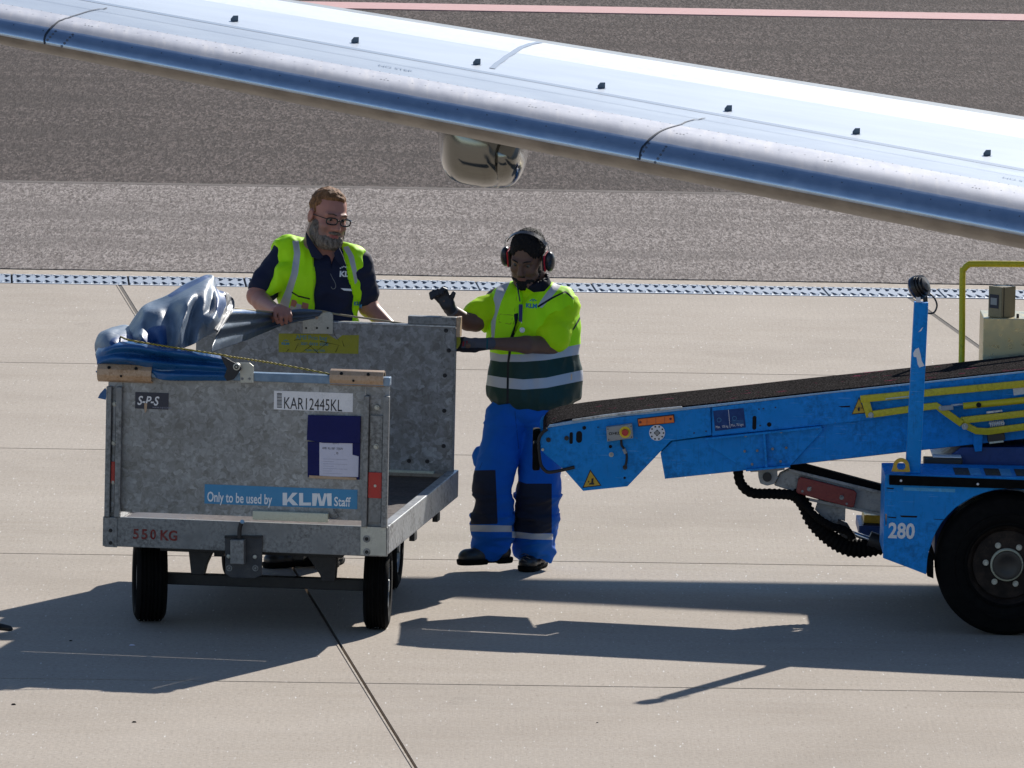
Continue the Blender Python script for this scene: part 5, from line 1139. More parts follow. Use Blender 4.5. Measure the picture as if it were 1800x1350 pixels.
mb = MB(); mb.tube(catmull([cp(x, y, v_) for x, y, v_ in ((212, 592, .1), (228, 598, -.02), (262, 604, -.04), (300, 610, -.035), (345, 617, -.04), (391, 624, -.045), (405, 627, -.04), (440, 632, -.01), (500, 642, .03), (582, 658, .03))], 5), .0048, 8); mb.build('tie_rope', M['rope'], tarp, 0, True)
mb = MB(); mb.tube(catmull([cp(x, y, v_) for x, y, v_ in ((400, 541, .8), (440, 545, 1.6), (470, 548, 2.1), (500, 550, 2.3), (540, 546, 2.33), (566, 547, 2.36), (590, 552, 2.40), (640, 559, 2.40), (690, 566, 2.41), (717, 570, 2.41))], 5), .0048, 8); mb.build('tie_rope', worn('pale_rope', (.35, .29, .18), .8, 0, .2, (.1, .08, .05), .5, 60), tarp, 0, True)
# ================================================================== PEOPLE (signed-distance bodies meshed by surface nets)
class Field:
    def __init__(s, lo, hi, h):
        s.h = h; s.lo = np.array(lo, dtype=np.float64); s.n = np.ceil((np.array(hi) - s.lo) / h).astype(int) + 1
        s.d = np.full(s.n, .08, np.float32)
    def sl(s, lo, hi):
        a = np.maximum(0, np.floor((np.array(lo) - s.lo) / s.h).astype(int)); b = np.minimum(s.n, np.ceil((np.array(hi) - s.lo) / s.h).astype(int) + 1)
        if (b <= a).any(): return None, None
        ax = [(s.lo[k] + s.h * np.arange(a[k], b[k])).astype(np.float32) for k in range(3)]
        return tuple(slice(a[k], b[k]) for k in range(3)), np.meshgrid(*ax, indexing='ij')
    def op(s, f, lo, hi, k=.02, mode='add'):
        m = max(k, .02) + .02; sl_, P = s.sl(np.array(lo) - m, np.array(hi) + m)
        if sl_ is None: return
        d2 = f(*P).astype(np.float32); d1 = s.d[sl_]
        if mode == 'add':
            if k > 0: h = np.maximum(k - np.abs(d1 - d2), 0) / k; s.d[sl_] = np.minimum(d1, d2) - h * h * k * .25
            else: s.d[sl_] = np.minimum(d1, d2)
        else:
            d2 = -d2; h = np.maximum(k - np.abs(d1 - d2), 0) / k if k > 0 else 0; s.d[sl_] = np.maximum(d1, d2) + h * h * k * .25
    def cone(s, a, b, ra, rb, k=.02, mode='add'):
        a = np.array(a, float); b = np.array(b, float); ba = b - a; L2 = ba @ ba + 1e-12; R = max(ra, rb)
        def f(x, y, z):
            t = np.clip(((x - a[0]) * ba[0] + (y - a[1]) * ba[1] + (z - a[2]) * ba[2]) / L2, 0, 1)
            return np.sqrt((x - a[0] - t * ba[0]) ** 2 + (y - a[1] - t * ba[1]) ** 2 + (z - a[2] - t * ba[2]) ** 2) - (ra + (rb - ra) * t)
        s.op(f, np.minimum(a, b) - R, np.maximum(a, b) + R, k, mode)
    def ell(s, c, r, k=.02, mode='add', Rm=None):
        c = np.array(c, float); r = np.array(r, float); Rm = np.eye(3) if Rm is None else Rm; q = np.abs(Rm) @ r
        def f(x, y, z):
            X = (x - c[0], y - c[1], z - c[2]); L_ = [sum(Rm[j, i] * X[j] for j in range(3)) for i in range(3)]
            k0 = np.sqrt(sum((L_[i] / r[i]) ** 2 for i in range(3))) + 1e-9; k1 = np.sqrt(sum((L_[i] / r[i] ** 2) ** 2 for i in range(3))) + 1e-9
            return k0 * (k0 - 1) / k1
        s.op(f, c - q, c + q, k, mode)
    def rbox(s, c, r, rad, k=.01, mode='add', Rm=None):
        c = np.array(c, float); r = np.array(r, float) - rad; Rm = np.eye(3) if Rm is None else Rm; q = np.abs(Rm) @ (r + rad)
        def f(x, y, z):
            X = (x - c[0], y - c[1], z - c[2]); L_ = [np.abs(sum(Rm[j, i] * X[j] for j in range(3))) - r[i] for i in range(3)]
            return np.sqrt(sum(np.maximum(l, 0) ** 2 for l in L_)) + np.minimum(np.maximum(np.maximum(L_[0], L_[1]), L_[2]), 0) - rad
        s.op(f, c - q, c + q, k, mode)
    def cutpx(s, poly, ymax, scale):
        """open a garment: remove the part whose outline in front view is poly (in front of ymax)"""
        _, P = s.sl(s.lo, s.lo + s.h * s.n); shp = P[0].shape; x, y = proj_np(np.stack([p.ravel() for p in P], 1)); sd = poly_sd(x, y, poly).reshape(shp) * scale
        cut = np.minimum(sd, (ymax - P[1])); s.d = np.maximum(s.d, cut.astype(np.float32))
    def mesh(s, name, m, parent=None, smooth_it=1):
        d = s.d; ins = d < 0; n = d.shape; c = tuple(x - 1 for x in n)
        cs = np.zeros(c, np.int8)
        for i in (0, 1):
            for j in (0, 1):
                for k in (0, 1): cs += ins[i:c[0] + i, j:c[1] + j, k:c[2] + k]
        act = (cs > 0) & (cs < 8); idx = np.argwhere(act); ids = -np.ones(c, np.int64); ids[act] = np.arange(len(idx))
        acc = np.zeros((len(idx), 3)); cnt = np.zeros(len(idx)); I = idx
        corners = [(i, j, k) for i in (0, 1) for j in (0, 1) for k in (0, 1)]
        val = {q: d[I[:, 0] + q[0], I[:, 1] + q[1], I[:, 2] + q[2]] for q in corners}
        for a in corners:
            for ax in range(3):
                if a[ax] == 0:
                    b = list(a); b[ax] = 1; b = tuple(b); va, vb = val[a], val[b]; mk = (va < 0) != (vb < 0)
                    t = np.where(mk, va / np.where(mk, va - vb, 1), 0)
                    for q in range(3): acc[:, q] += np.where(mk, a[q] + (t if q == ax else 0), 0)
                    cnt += mk
        V = (I + acc / cnt[:, None]) * s.h + s.lo
        F_ = []
        for ax in range(3):
            o1, o2 = [q for q in range(3) if q != ax]
            sa = [slice(0, None)] * 3; sb = [slice(0, None)] * 3; sa[ax] = slice(0, -1); sb[ax] = slice(1, None)
            A = ins[tuple(sa)]; B = ins[tuple(sb)]; ch_ = np.argwhere(A != B)
            ch_ = ch_[(ch_[:, o1] > 0) & (ch_[:, o2] > 0) & (ch_[:, o1] < c[o1]) & (ch_[:, o2] < c[o2])]
            if not len(ch_): continue
            flip = A[ch_[:, 0], ch_[:, 1], ch_[:, 2]]
            def g(d1, d2):
                q = ch_.copy(); q[:, o1] -= d1; q[:, o2] -= d2; return ids[q[:, 0], q[:, 1], q[:, 2]]
            Q = np.stack([g(1, 1), g(0, 1), g(0, 0), g(1, 0)], 1)
            if ax == 1: flip = ~flip
            Q[~flip] = Q[~flip][:, ::-1]; F_.append(Q)
        Fq = np.concatenate(F_); Fq = Fq[(Fq >= 0).all(1)]
        # light Laplacian smoothing
        for _ in range(smooth_it):
            sm = np.zeros_like(V); ct = np.zeros(len(V))
            for i in range(4):
                a, b = Fq[:, i], Fq[:, (i + 1) % 4]
                np.add.at(sm, a, V[b]); np.add.at(ct, a, 1)
            V = V * .5 + .5 * sm / np.maximum(ct, 1)[:, None]
        me = bpy.data.meshes.new(name); me.from_pydata(V.tolist(), [], Fq.tolist()); me.shade_smooth(); me.materials.append(m)
        o = bpy.data.objects.new(name, me); COL.objects.link(o)
        if parent: o.parent = parent; 
        return o
def fold(o, amp, freq, seed=0, ridged=True, wfun=None, rot=None):
    V = verts_np(o); me = o.data; nn = np.empty(len(V) * 3); me.vertices.foreach_get('normal', nn); nn = nn.reshape(-1, 3); out = np.zeros(len(V))
    Q = V if rot is None else V @ np.array(rot).T
    for i in range(len(V)):
        q = Vector((Q[i, 0] * freq[0] + seed, Q[i, 1] * freq[1], Q[i, 2] * freq[2])); n1 = mnoise.noise(q); n2 = mnoise.noise(q * 2.3 + Vector((7, 1, 3)))
        out[i] = (1.1 - 2.6 * math.sqrt(n1 * n1 + .006)) + .40 * (1.1 - 2.6 * math.sqrt(n2 * n2 + .01)) if ridged else n1 + .5 * n2
    if wfun is not None: out = out * wfun(V)
    V = V + nn * (out * amp)[:, None]; me.vertices.foreach_set('co', V.ravel()); me.update()
def layers_px(o, Yf, specs):
    V = verts_np(o); x, y = proj_np(V)
    for an, polys in specs:
        d = np.full(len(V), -99.)
        for poly in polys: d = np.maximum(d, poly_sd(x, y, poly))
        set_attr(o, an, np.where(V[:, 1] < Yf, d, -9.))
def quad(x0, y0, x1, y1, w0, w1=None):   # band between two photo points
    w1 = w0 if w1 is None else w1; L_ = math.hypot(x1 - x0, y1 - y0); nx, ny = -(y1 - y0) / L_, (x1 - x0) / L_
    return [(x0 - nx * w0 / 2, y0 - ny * w0 / 2), (x1 - nx * w1 / 2, y1 - ny * w1 / 2), (x1 + nx * w1 / 2, y1 + ny * w1 / 2), (x0 + nx * w0 / 2, y0 + ny * w0 / 2)]
def bandp(top, bot): return top + bot[::-1]
def head_frame(yaw, pitch, roll):
    """columns: head's own x (to image right), y (backwards), z up; yaw > 0 turns the face to image right, pitch > 0 bows it"""
    return np.array(Matrix.Rotation(yaw, 3, 'Z') @ Matrix.Rotation(pitch, 3, 'X') @ Matrix.Rotation(roll, 3, 'Y'))
class Head:
    def __init__(s, c, R, sc): s.c = np.array(c); s.R = R; s.sc = sc
    def w(s, p): return s.c + s.R @ (np.array(p) * s.sc)
    def build(s, F, heavy=1.):
        e = lambda c, r, k=.015, m='add': F.ell(s.w(c), np.array(r) * s.sc, k, m, s.R)
        cn = lambda a, b, ra, rb, k=.01, m='add': F.cone(s.w(a), s.w(b), ra * s.sc, rb * s.sc, k, m)
        e((0, .018, .045), (.076, .096, .082)); e((0, -.030, -.02), (.064, .066, .085), .03); e((0, -.028, -.075), (.052 * heavy, .056, .042), .03)
        cn((-.018, -.078, -.098), (.018, -.078, -.098), .020, .020, .02); cn((0, .03, -.03), (0, .035, -.14), .058 * heavy, .064 * heavy, .03)
        for q in (-1, 1):
            cn((q * .012, -.088, .030), (q * .045, -.074, .033), .011, .009, .016)          # brow
            e((q * .036, -.104, .012), (.019, .017, .013), .014, 'cut')                        # eye socket
            e((q * .040, -.066, -.022), (.023, .022, .020), .02)                              # cheekbone
            e((q * .012, -.102, -.027), (.0085, .010, .008), .008)                            # nostril wing
            e((q * .083, .012, .002), (.011, .021, .034), .006); e((q * .092, .004, .004), (.005, .011, .018), .006, 'cut')
            cn((q * .047, -.05, -.06), (q * .03, -.075, -.09), .016, .016, .02)
        cn((0, -.092, .022), (0, -.112, -.020), .0085, .0125, .012); e((0, -.116, -.022), (.010, .010, .009), .008)
        cn((-.018, -.088, -.052), (.018, -.088, -.052), .0065, .0065, .008); cn((-.016, -.089, -.063), (.016, -.089, -.063), .0075, .0075, .008)
        cn((-.022, -.098, -.0575), (.022, -.098, -.0575), .0022, .0022, .004, 'cut')
    def eyes(s, parent, iris, wh=.22):
        for q in (-1, 1):
            mb = MB(); c = s.w((q * .031, -.080, .012)); f = -s.R[:, 1]; 
            mb.lathe(c, f, [(-.011, 0), (-.009, .006), (0, .0115), (.008, .008), (.0095, .0055)], 20); o = mb.build('eye', mat('eye_white', (wh, wh * .8, wh * .65), .4), parent, 0, True)
            mb = MB(); mb.lathe(Vector(c) + Vector(f) * .0094, f, [(0, .0058), (.0014, .004), (.0018, 0)], 16); mb.build('iris', iris, o, 0, True)
def skinm(name, col, lip, extra=()):
    def f(nt, b):
        v = coord(nt, 'World'); n = noi(nt, v, 30, 4); c = mixc(nt, n, tuple(x * .85 for x in col), tuple(x * 1.12 for x in col))
        for an, cc in (('lip', lip),) + tuple(extra):
            a = nt.nodes.new('ShaderNodeAttribute'); a.attribute_name = an; c = mixc(nt, ramp(nt, a.outputs['Fac'], [(.0, 0.), (1., 1.)]), c, cc)
        setc(nt, b, c); bump(nt, b, noi(nt, v, 220, 2), .15, .001); b.inputs['Subsurface Weight'].default_value = .12; b.inputs['Subsurface Radius'].default_value = (.012, .005, .003)
    return mat(name, col, .5, 0, f, .4)
def finger(F, pts, r0, r1, k=.004):
    for i in range(len(pts) - 1): F.cone(pts[i], pts[i + 1], r0 + (r1 - r0) * i / (len(pts) - 1), r0 + (r1 - r0) * (i + 1) / (len(pts) - 1), k if i else .008)
HV = (.50, 1.0, .0); HS = (.62, 1.0, .0)
# ------------------------------------------------------------------ man at the far side of the cart
Y1 = 49.16
def A(px, py, dy=0.): q = atY(px, py, Y1 + dy); return np.array((q.x, q.y, q.z))
sk1 = skinm('fair_skin', (.45, .20, .145), (.36, .10, .09), (('stub', (.17, .115, .09)),))
lo = A(405, 320); hi = A(730, 320)
F = Field((lo[0], Y1 - .55, 0.0), (hi[0], Y1 + .3, A(560, 320)[2] + .03), .0062)
h1 = Head(A(577, 384, -.06), head_frame(math.radians(26), math.radians(9), math.radians(8)), 1.15); h1.build(F, 1.12)
F.cone(A(575, 415, -.0), A(566, 462, .03), .068, .078, .03)
F.cone(A(515, 452, .02), A(618, 462, .02), .068, .065, .05); F.ell(A(565, 505, .0), (.185, .125, .20), .06); F.ell(A(562, 600, -.02), (.195, .15, .20), .06); F.ell(A(560, 690, 0), (.18, .14, .13), .06)
F.cone(A(500, 456, .02), A(452, 520, -.06), .062, .052, .03); F.cone(A(452, 520, -.06), A(462, 532, -.14), .050, .046, .02); F.cone(A(460, 531, -.13), A(486, 547, -.43), .045, .031, .02)
F.cone(A(626, 468, .02), A(648, 540, .04), .056, .050, .03); F.cone(A(648, 540, .04), A(698, 588, -.10), .048, .034, .02)
F.rbox(A(496, 547, -.47), (.042, .034, .020), .014, .014, 'add', np.array(Matrix.Rotation(.35, 3, 'Y') @ Matrix.Rotation(.5, 3, 'X')))
for (a, b_, c_) in (((483, 543), (483, 557), (488, 567)), ((491, 541), (493, 557), (496, 570)), ((499, 542), (502, 556), (504, 568)), ((507, 544), (510, 554), (511, 564))):
    finger(F, [A(a[0], a[1], -.485), A(b_[0], b_[1], -.52), A(c_[0], c_[1], -.51)], .0118, .0095)
finger(F, [A(482, 548, -.46), A(477, 556, -.45), A(480, 564, -.44)], .012, .010)
F.rbox(A(708, 598, -.12), (.04, .03, .045), .015, .02)
for i in range(4): finger(F, [A(716 + i * 5, 600 - i * 2, -.13), A(724 + i * 3, 612, -.15), A(722 + i * 2, 622, -.16)], .010, .009)
for (kx, ax_, d_) in ((525, 512, -.04), (590, 586, .06)):
    F.cone(A(kx + 8, 710, 0), A(kx, 850, d_), .09, .062, .04); F.cone(A(kx, 850, d_), A(ax_, 968, d_), .058, .042, .03)
man1 = F.mesh('person', sk1, None, 1)
tag(man1, 'bearded man in glasses, navy polo shirt and open yellow vest behind the baggage cart', 'person')
V = verts_np(man1); H_ = (V - h1.c) @ h1.R / h1.sc
lipd = np.clip(1.2 - (np.abs(H_[:, 0]) / .024) ** 2 - ((H_[:, 2] + .058) / .012) ** 2, 0, 1) * (H_[:, 1] < -.07); set_attr(man1, 'lip', lipd)
stub = np.clip((-.005 - H_[:, 2]) / .03, 0, 1) * (H_[:, 2] > -.16) * np.clip((np.abs(H_[:, 0]) - .03) / .02, 0, .6); set_attr(man1, 'stub', stub)
h1.eyes(man1, M['blk'])
# polo shirt
F = Field((lo[0], Y1 - .35, .7), (hi[0], Y1 + .3, A(560, 400)[2] + .03), .0062)
F.cone(A(515, 452, .02), A(618, 463, .02), .082, .078, .05); F.ell(A(565, 505, .0), (.20, .142, .21), .06); F.ell(A(562, 600, -.02), (.212, .168, .21), .06); F.ell(A(560, 690, 0), (.195, .155, .12), .06)
F.cone(A(505, 452, .02), A(466, 503, -.03), .080, .078, .04); F.cone(A(626, 466, .02), A(640, 520, .035), .076, .072, .04)
F.ell(A(450, 531, -.06), (.085, .10, .055), .008, 'cut', np.array(Matrix.Rotation(math.radians(-28), 3, 'Y')))
F.ell(A(652, 556, .04), (.10, .12, .055), .008, 'cut', np.array(Matrix.Rotation(math.radians(24), 3, 'Y')))
F.cone(A(571, 440, .03), A(573, 425, .01), .094, .074, .02)
F.cone(A(572, 445, .02), A(577, 395, -.03), .066, .074, .0, 'cut')
F.cutpx([(562, 425), (600, 420), (592, 450), (586, 462), (583, 472), (577, 452), (566, 440)], Y1 + .0, 49.1 / FPX)
polo = F.mesh('polo_shirt', paint('navy_polo', (.012, .016, .042), .75, [], .25, fabric=True, spec=.25, bumps=.25), man1)
fold(polo, .009, (7, 7, 10), 3, True, None)
# collar flaps
mb = MB()
def flap(pts, y0, y1): mb.prism([(A(x, y, 0)[0], A(x, y, 0)[2]) for x, y in pts], Y1 + y0, Y1 + y1)
flap([(538, 402), (544, 412), (556, 430), (570, 447), (562, 452), (549, 448), (540, 425)], -.135, -.115); flap([(597, 430), (604, 445), (610, 463), (600, 462), (590, 450), (588, 440)], -.15, -.13)
mb.build('collar', bpy.data.materials['navy_polo'], man1, .004, True)
# open vest
F = Field((lo[0], Y1 - .38, .8), (hi[0], Y1 + .32, A(560, 400)[2] + .05), .0062)
F.cone(A(513, 450, .02), A(618, 461, .02), .096, .088, .05); F.ell(A(562, 505, .0), (.218, .158, .215), .05); F.ell(A(560, 600, -.02), (.228, .182, .215), .06); F.cone(A(500, 480, -.10), A(476, 514, -.12), .05, .022, .04)
F.cone(A(506, 450, .02), A(499, 452, .02), .092, .086, .03)
F.cone(A(572, 450, .02), A(577, 390, -.03), .078, .092, .0, 'cut')
F.cutpx([(538, 380), (541, 412), (549, 445), (551.5, 480), (550, 540), (544, 575), (538, 620), (560, 760), (600, 760), (618, 600), (619, 560), (621, 520), (613, 482), (607, 462), (601, 430), (600, 380)], Y1 + .0, 49.1 / FPX)
F.cone(A(478, 450, .0), A(466, 496, -.03), .064, .066, .02, 'cut'); F.cone(A(466, 496, -.03), A(440, 520, -.05), .066, .07, .02, 'cut'); F.cone(A(650, 462, .0), A(655, 530, .03), .06, .09, .01, 'cut')
vest1 = F.mesh('safety_vest', paint('hi_vis_vest', HV, .6, [('refl', (.50, .50, .53), .4), ('edge', (.45, .75, .02), .5), ('badge', (.55, .2, .13), .5), ('badge2', (.55, .52, .5), .5), ('blackclip', (.01, .01, .01), .5)], .08, fabric=True, transl=.06, bumps=.2), man1)
fold(vest1, .010, (9, 9, 4.5), 11)
layers_px(vest1, Y1 + .02, [('refl', [bandp([(514, 423), (517, 445), (512, 480), (502, 510), (489, 540), (484, 575)], [(525, 423), (528, 445), (524, 480), (515, 510), (507, 540), (500, 575)]), bandp([(603, 435), (612, 450), (620, 480), (624, 500)], [(612, 432), (622, 450), (627, 475), (628, 495)])]),
                            ('edge', [bandp([(544, 425), (549, 450), (550, 490), (548, 560)], [(547, 425), (552, 450), (553, 490), (551, 560)])]),
                            ('badge', [[(513, 526), (520, 528), (523, 533), (518, 540), (510, 538)], [(532, 531), (543, 534), (541, 545), (529, 541)]]), ('badge2', [[(521, 533), (530, 536), (529, 545), (520, 543)], [(511, 537), (520, 541), (519, 547), (509, 545)]]),
                            ('blackclip', [bandp([(513, 512), (524, 519), (545, 524)], [(512, 514.5), (524, 522), (545, 527)])])])
def surf_text(s_, px, py, hpx, m, Yd, parent, ang=0., sx=1., bold=0., name='lettering', Yp=49.1):
    q = atY(px, py, Yd); c_, s__ = math.cos(ang), math.sin(ang); return text(s_, hpx * Yp / FPX / .72, m, parent, q, (c_, 0, -s__), (s__, 0, c_), sx=sx, bold=bold, name=name)
def drape_on(o, dist=.002):
    """lay a flat print on the cloth in front of which it floats"""
    def f(dp):
        for ob, src in dp:
            bm = bmesh.new(); bm.from_mesh(src.data)
            from mathutils.bvhtree import BVHTree
            t = BVHTree.FromBMesh(bm)
            for v_ in ob.data.vertices:
                d = (v_.co - CAM).normalized(); h_ = t.ray_cast(v_.co - d * .5, Vector((d.x, d.y, 0)).normalized(), 2)
                h_ = t.ray_cast(Vector((v_.co.x, v_.co.y - .6, v_.co.z)), Vector((0, 1, 0)), 2)
                if h_[0] is not None: v_.co.y = h_[0].y - dist
            bm.free()
    f([(x, o[1]) for x in o[0]])
t1 = surf_text('KLM', 596, 488, 9.5, M['white'], Y1 - .19, man1, .05, 1.05, .05); 
crown = MB()
for i, (dx_, dz_) in enumerate(((-6, 0), (-3, 1.5), (0, 2.5), (3, 1.5), (6, 0))): q = A(604 + dx_, 474 - dz_, -.19); crown.cyl((q[0], q[1], q[2]), (q[0], q[1] + .002, q[2]), .004, None, 8)
crn = crown.build('crown_emblem', M['white'], man1)
drape_on(([t1, crn], polo), .0025)
t2 = surf_text('KLM', 621, 541, 7, M['blue_ink'], Y1 - .2, man1, .05, .8, .04); drape_on(([t2], vest1), .0025)
mb = MB(); mb.tube(catmull([A(x, y, -.18) for x, y in ((581, 481), (584, 488), (589, 497), (590, 505), (585, 508), (582, 504))], 4), .0016, 6); g_ = mb.build('hanging_spectacles', M['steel'], man1, 0, True)
mb = MB(); mb.prism([(A(x, y)[0], A(x, y)[2]) for x, y in ((600, 500), (618, 501), (620, 505), (606, 504))], Y1 - .196, Y1 - .193); mb.build('pocket_paper', M['white'], man1)
# hair, beard, glasses
def shell(name, h, prims, cuts, m, parent, amp, freq, hh=.0045, seed=0):
    F = Field(h.c - .19, h.c + .19, hh)
    for c, r in prims: F.ell(h.w(c), np.array(r) * h.sc, .012, 'add', h.R)
    for c, r in cuts: F.ell(h.w(c), np.array(r) * h.sc, .008, 'cut', h.R)
    o = F.mesh(name, m, parent, 1); fold(o, amp, freq, seed, False); return o
def hairm(name, c1, c2, sc=60):
    def f(nt, b):
        v = coord(nt, 'World', (1, 1, .35)); n = noi(nt, v, sc, 5, .75); setc(nt, b, ramp(nt, n, [(.35, c1), (.65, c2)])); bump(nt, b, n, .9, .008)
    return mat(name, c1, .75, 0, f, .25)
shell('hair', h1, [((0, .028, .052), (.0805, .094, .083)), ((0, -.004, .098), (.055, .060, .033))], [((0, -.122, .050), (.078, .095, .064)), ((0, -.07, -.03), (.12, .105, .078)), ((0, .06, -.10), (.12, .12, .085)), ((.07, -.06, .02), (.045, .05, .06)), ((-.07, -.065, .02), (.045, .05, .06)), ((.088, .0, -.01), (.02, .03, .034)), ((-.088, .0, -.01), (.02, .03, .034))],
      hairm('sandy_brown_hair', (.06, .028, .012), (.36, .17, .07)), man1, .005, (40, 40, 40), .0042, 2)
shell('beard', h1, [((0, -.032, -.078), (.073, .066, .050)), ((0, -.070, -.098), (.037, .038, .030)), ((.032, -.052, -.096), (.032, .034, .030)), ((.030, -.080, -.090), (.022, .022, .024)), ((-.030, -.080, -.090), (.022, .022, .024)), ((-.032, -.052, -.096), (.032, .034, .030)), ((.062, -.018, -.052), (.018, .034, .052)), ((-.062, -.018, -.052), (.018, .034, .052)), ((0, -.090, -.0445), (.032, .018, .0105))],
      [((0, -.114, -.0590), (.023, .030, .0095)), ((.037, -.085, -.010), (.030, .05, .034)), ((-.037, -.085, -.010), (.030, .05, .034)), ((0, -.115, -.018), (.018, .03, .017)), ((0, .06, -.06), (.1, .058, .12))],
      hairm('grey_brown_beard', (.06, .045, .035), (.30, .25, .205), 75), man1, .006, (55, 55, 40), .004, 5)
gl = bpy.data.objects.new('glasses', None); COL.objects.link(gl); gl.parent = man1; h1g = 1.0
gm_ = mat('tortoise_black', (.012, .01, .01), .25)
def hw(p): return Vector(h1.w(p))
for q in (-1, 1):
    pts = []
    for i in range(25):
        a = 2 * math.pi * i / 24; ex = math.copysign(abs(math.cos(a)) ** .7, math.cos(a)); ez = math.copysign(abs(math.sin(a)) ** .7, math.sin(a)); pts.append(hw((q * .034 + ex * .0255, -.112 + abs(q * .034 + ex * .0255) * .12, .010 + ez * .0150)))
    mb = MB(); mb.tube(pts, .0036, 8, False); mb.build('glasses_rim', gm_, gl, 0, True)
    mb = MB(); mb.add(pts[:-1], [tuple(range(24))]); mb.build('lens', M['lens'] if 'lens' in M else M.setdefault('lens', mat('clear_lens', (.9, .92, .9), .04, 0, lambda nt, b: (b.inputs['Transmission Weight'].__setattr__('default_value', 1.), b.inputs['IOR'].__setattr__('default_value', 1.02)))), gl)
    mb = MB(); mb.tube([hw((q * .058, -.105, .018)), hw((q * .073, -.085, .018)), hw((q * .080, -.03, .014)), hw((q * .082, .012, .010))], .0026, 8); mb.build('glasses_arm', gm_, gl, 0, True)
mb = MB(); mb.tube([hw((-.010, -.111, .014)), hw((0, -.114, .017)), hw((.010, -.111, .014))], .0026, 8); mb.build('glasses_bridge', gm_, gl, 0, True)
brw = hairm('brown_brow', (.05, .03, .02), (.13, .08, .05))
for q in (-1, 1): mb = MB(); mb.tube([hw((q * .014, -.102, .036)), hw((q * .03, -.098, .041)), hw((q * .048, -.082, .036))], [.003, .0035, .002], 6); mb.build('eyebrow', brw, man1, 0, True)
# trousers and shoes (seen only below the cart)
F = Field((lo[0], Y1 - .35, .05), (hi[0], Y1 + .35, 1.05), .009)
F.ell(A(560, 700, 0), (.20, .16, .14), .05)
for (kx, ax_, d_) in ((525, 512, -.04), (590, 586, .06)):
    F.cone(A(kx + 6, 715, 0), A(kx, 850, d_), .105, .085, .05); F.cone(A(kx, 850, d_), A(ax_, 966, d_), .085, .075, .03)
tr = F.mesh('trousers', paint('dark_trousers', (.012, .014, .03), .8, [], .2), man1); fold(tr, .006, (7, 7, 5), 5)
def boot(name, heel, toe, parent, m, h=.085, wd=.046, lift=0.):
    """heel, toe: ground points"""
    heel = np.array(heel); toe = np.array(toe); d = toe - heel; L_ = np.linalg.norm(d); d /= L_; s_ = np.array((-d[1], d[0], 0)); s_ /= np.linalg.norm(s_)
    F = Field(np.minimum(heel, toe) - .12 + np.array((0, 0, .1)), np.maximum(heel, toe) + np.array((.12, .12, .26)), .0045)
    P = lambda t, z, w_=0: heel + d * L_ * t + np.array((0, 0, z)) + s_ * w_
    F.cone(P(.12, .052), P(.30, .050), .040, .040, .02); F.cone(P(.30, .050), P(.62, .042), .042, .040, .02); F.cone(P(.62, .042), P(.86, .040), .044, .037, .02); F.ell(P(.86, .042), (.048, .048, .036), .02)
    F.cone(P(.16, .07), P(.18, .16), .044, .050, .03); F.cone(P(.35, .085), P(.60, .06), .025, .028, .03)
    o = F.mesh(name, m, parent, 2)
    V = verts_np(o); V[:, 2] = np.maximum(V[:, 2], min(heel[2], toe[2]) + .004 + 0 * V[:, 2]); o.data.vertices.foreach_set('co', V.ravel())
    # sole with heel block
    F = Field(np.minimum(heel, toe) - .1 + np.array((0, 0, .08)), np.maximum(heel, toe) + np.array((.1, .1, .12)), .004)
    F.cone(P(.08, .022), P(.9, .022), .046, .046, .01); F.cone(P(.66, .022), P(.84, .022), .052, .048, .02)
    q0 = P(.5, .07); 
    F.op(lambda x, y, z: z * 0 + (.001 * 0) + np.maximum(((z - heel[2]) - ((x - heel[0]) * d[0] + (y - heel[1]) * d[1]) / max(1e-6, (d[0] ** 2 + d[1] ** 2)) * d[2] / 1.0 - .030), -1) * -1, F.lo, F.lo + F.h * F.n, 0, 'cut')
    F.op(lambda x, y, z: ((z - heel[2]) - ((x - heel[0]) * d[0] + (y - heel[1]) * d[1]) / max(1e-6, (d[0] ** 2 + d[1] ** 2)) * d[2] - .001), F.lo, F.lo + F.h * F.n, 0, 'cut')
    F.rbox(P(.37, .0), (.028, .06, .008), .002, 0, 'cut', np.array([[d[0], s_[0], 0], [d[1], s_[1], 0], [0, 0, 1]]))
    so_ = F.mesh('sole', M['rubber'], o, 0); return o
M['leather'] = paint('black_leather', (.012, .013, .016), .42, [], .2, spec=.6, bscale=60)
sh = MB
boot('shoe', (A(548, 988, -.06)[0], Y1 + .0, 0), (A(470, 994, 0)[0], Y1 - .16, 0), man1, M['leather']); boot('shoe', (A(592, 985)[0], Y1 + .12, 0), (A(572, 985)[0], Y1 - .14, 0), man1, M['leather'])
# ------------------------------------------------------------------ man with ear defenders stepping beside the cart
Y2 = 49.12
def B(px, py, dy=0.): q = atY(px, py, Y2 + dy); return np.array((q.x, q.y, q.z))
sk2 = skinm('dark_brown_skin', (.14, .070, .044), (.2, .08, .065))
lo = B(745, 390); hi = B(1035, 390)
F = Field((lo[0], Y2 - .55, 0.0), (hi[0], Y2 + .3, B(900, 392)[2] + .03), .0062)
h2 = Head(B(927, 455, -.03), head_frame(math.radians(-20), math.radians(25), math.radians(4)), 1.08); h2.build(F, 1.05)
F.cone(B(940, 490, .02), B(938, 530, .04), .066, .075, .03)
F.cone(B(880, 530, .03), B(990, 535, .03), .068, .068, .05); F.ell(B(938, 575, .02), (.175, .125, .2), .06); F.ell(B(938, 670, .02), (.17, .13, .16), .06)
F.cone(B(872, 528, .02), B(836, 566, -.10), .056, .047, .03); F.cone(B(836, 566, -.10), B(822, 566, -.13), .046, .043, .02); F.cone(B(822, 566, -.13), B(790, 543, -.22), .040, .030, .02)
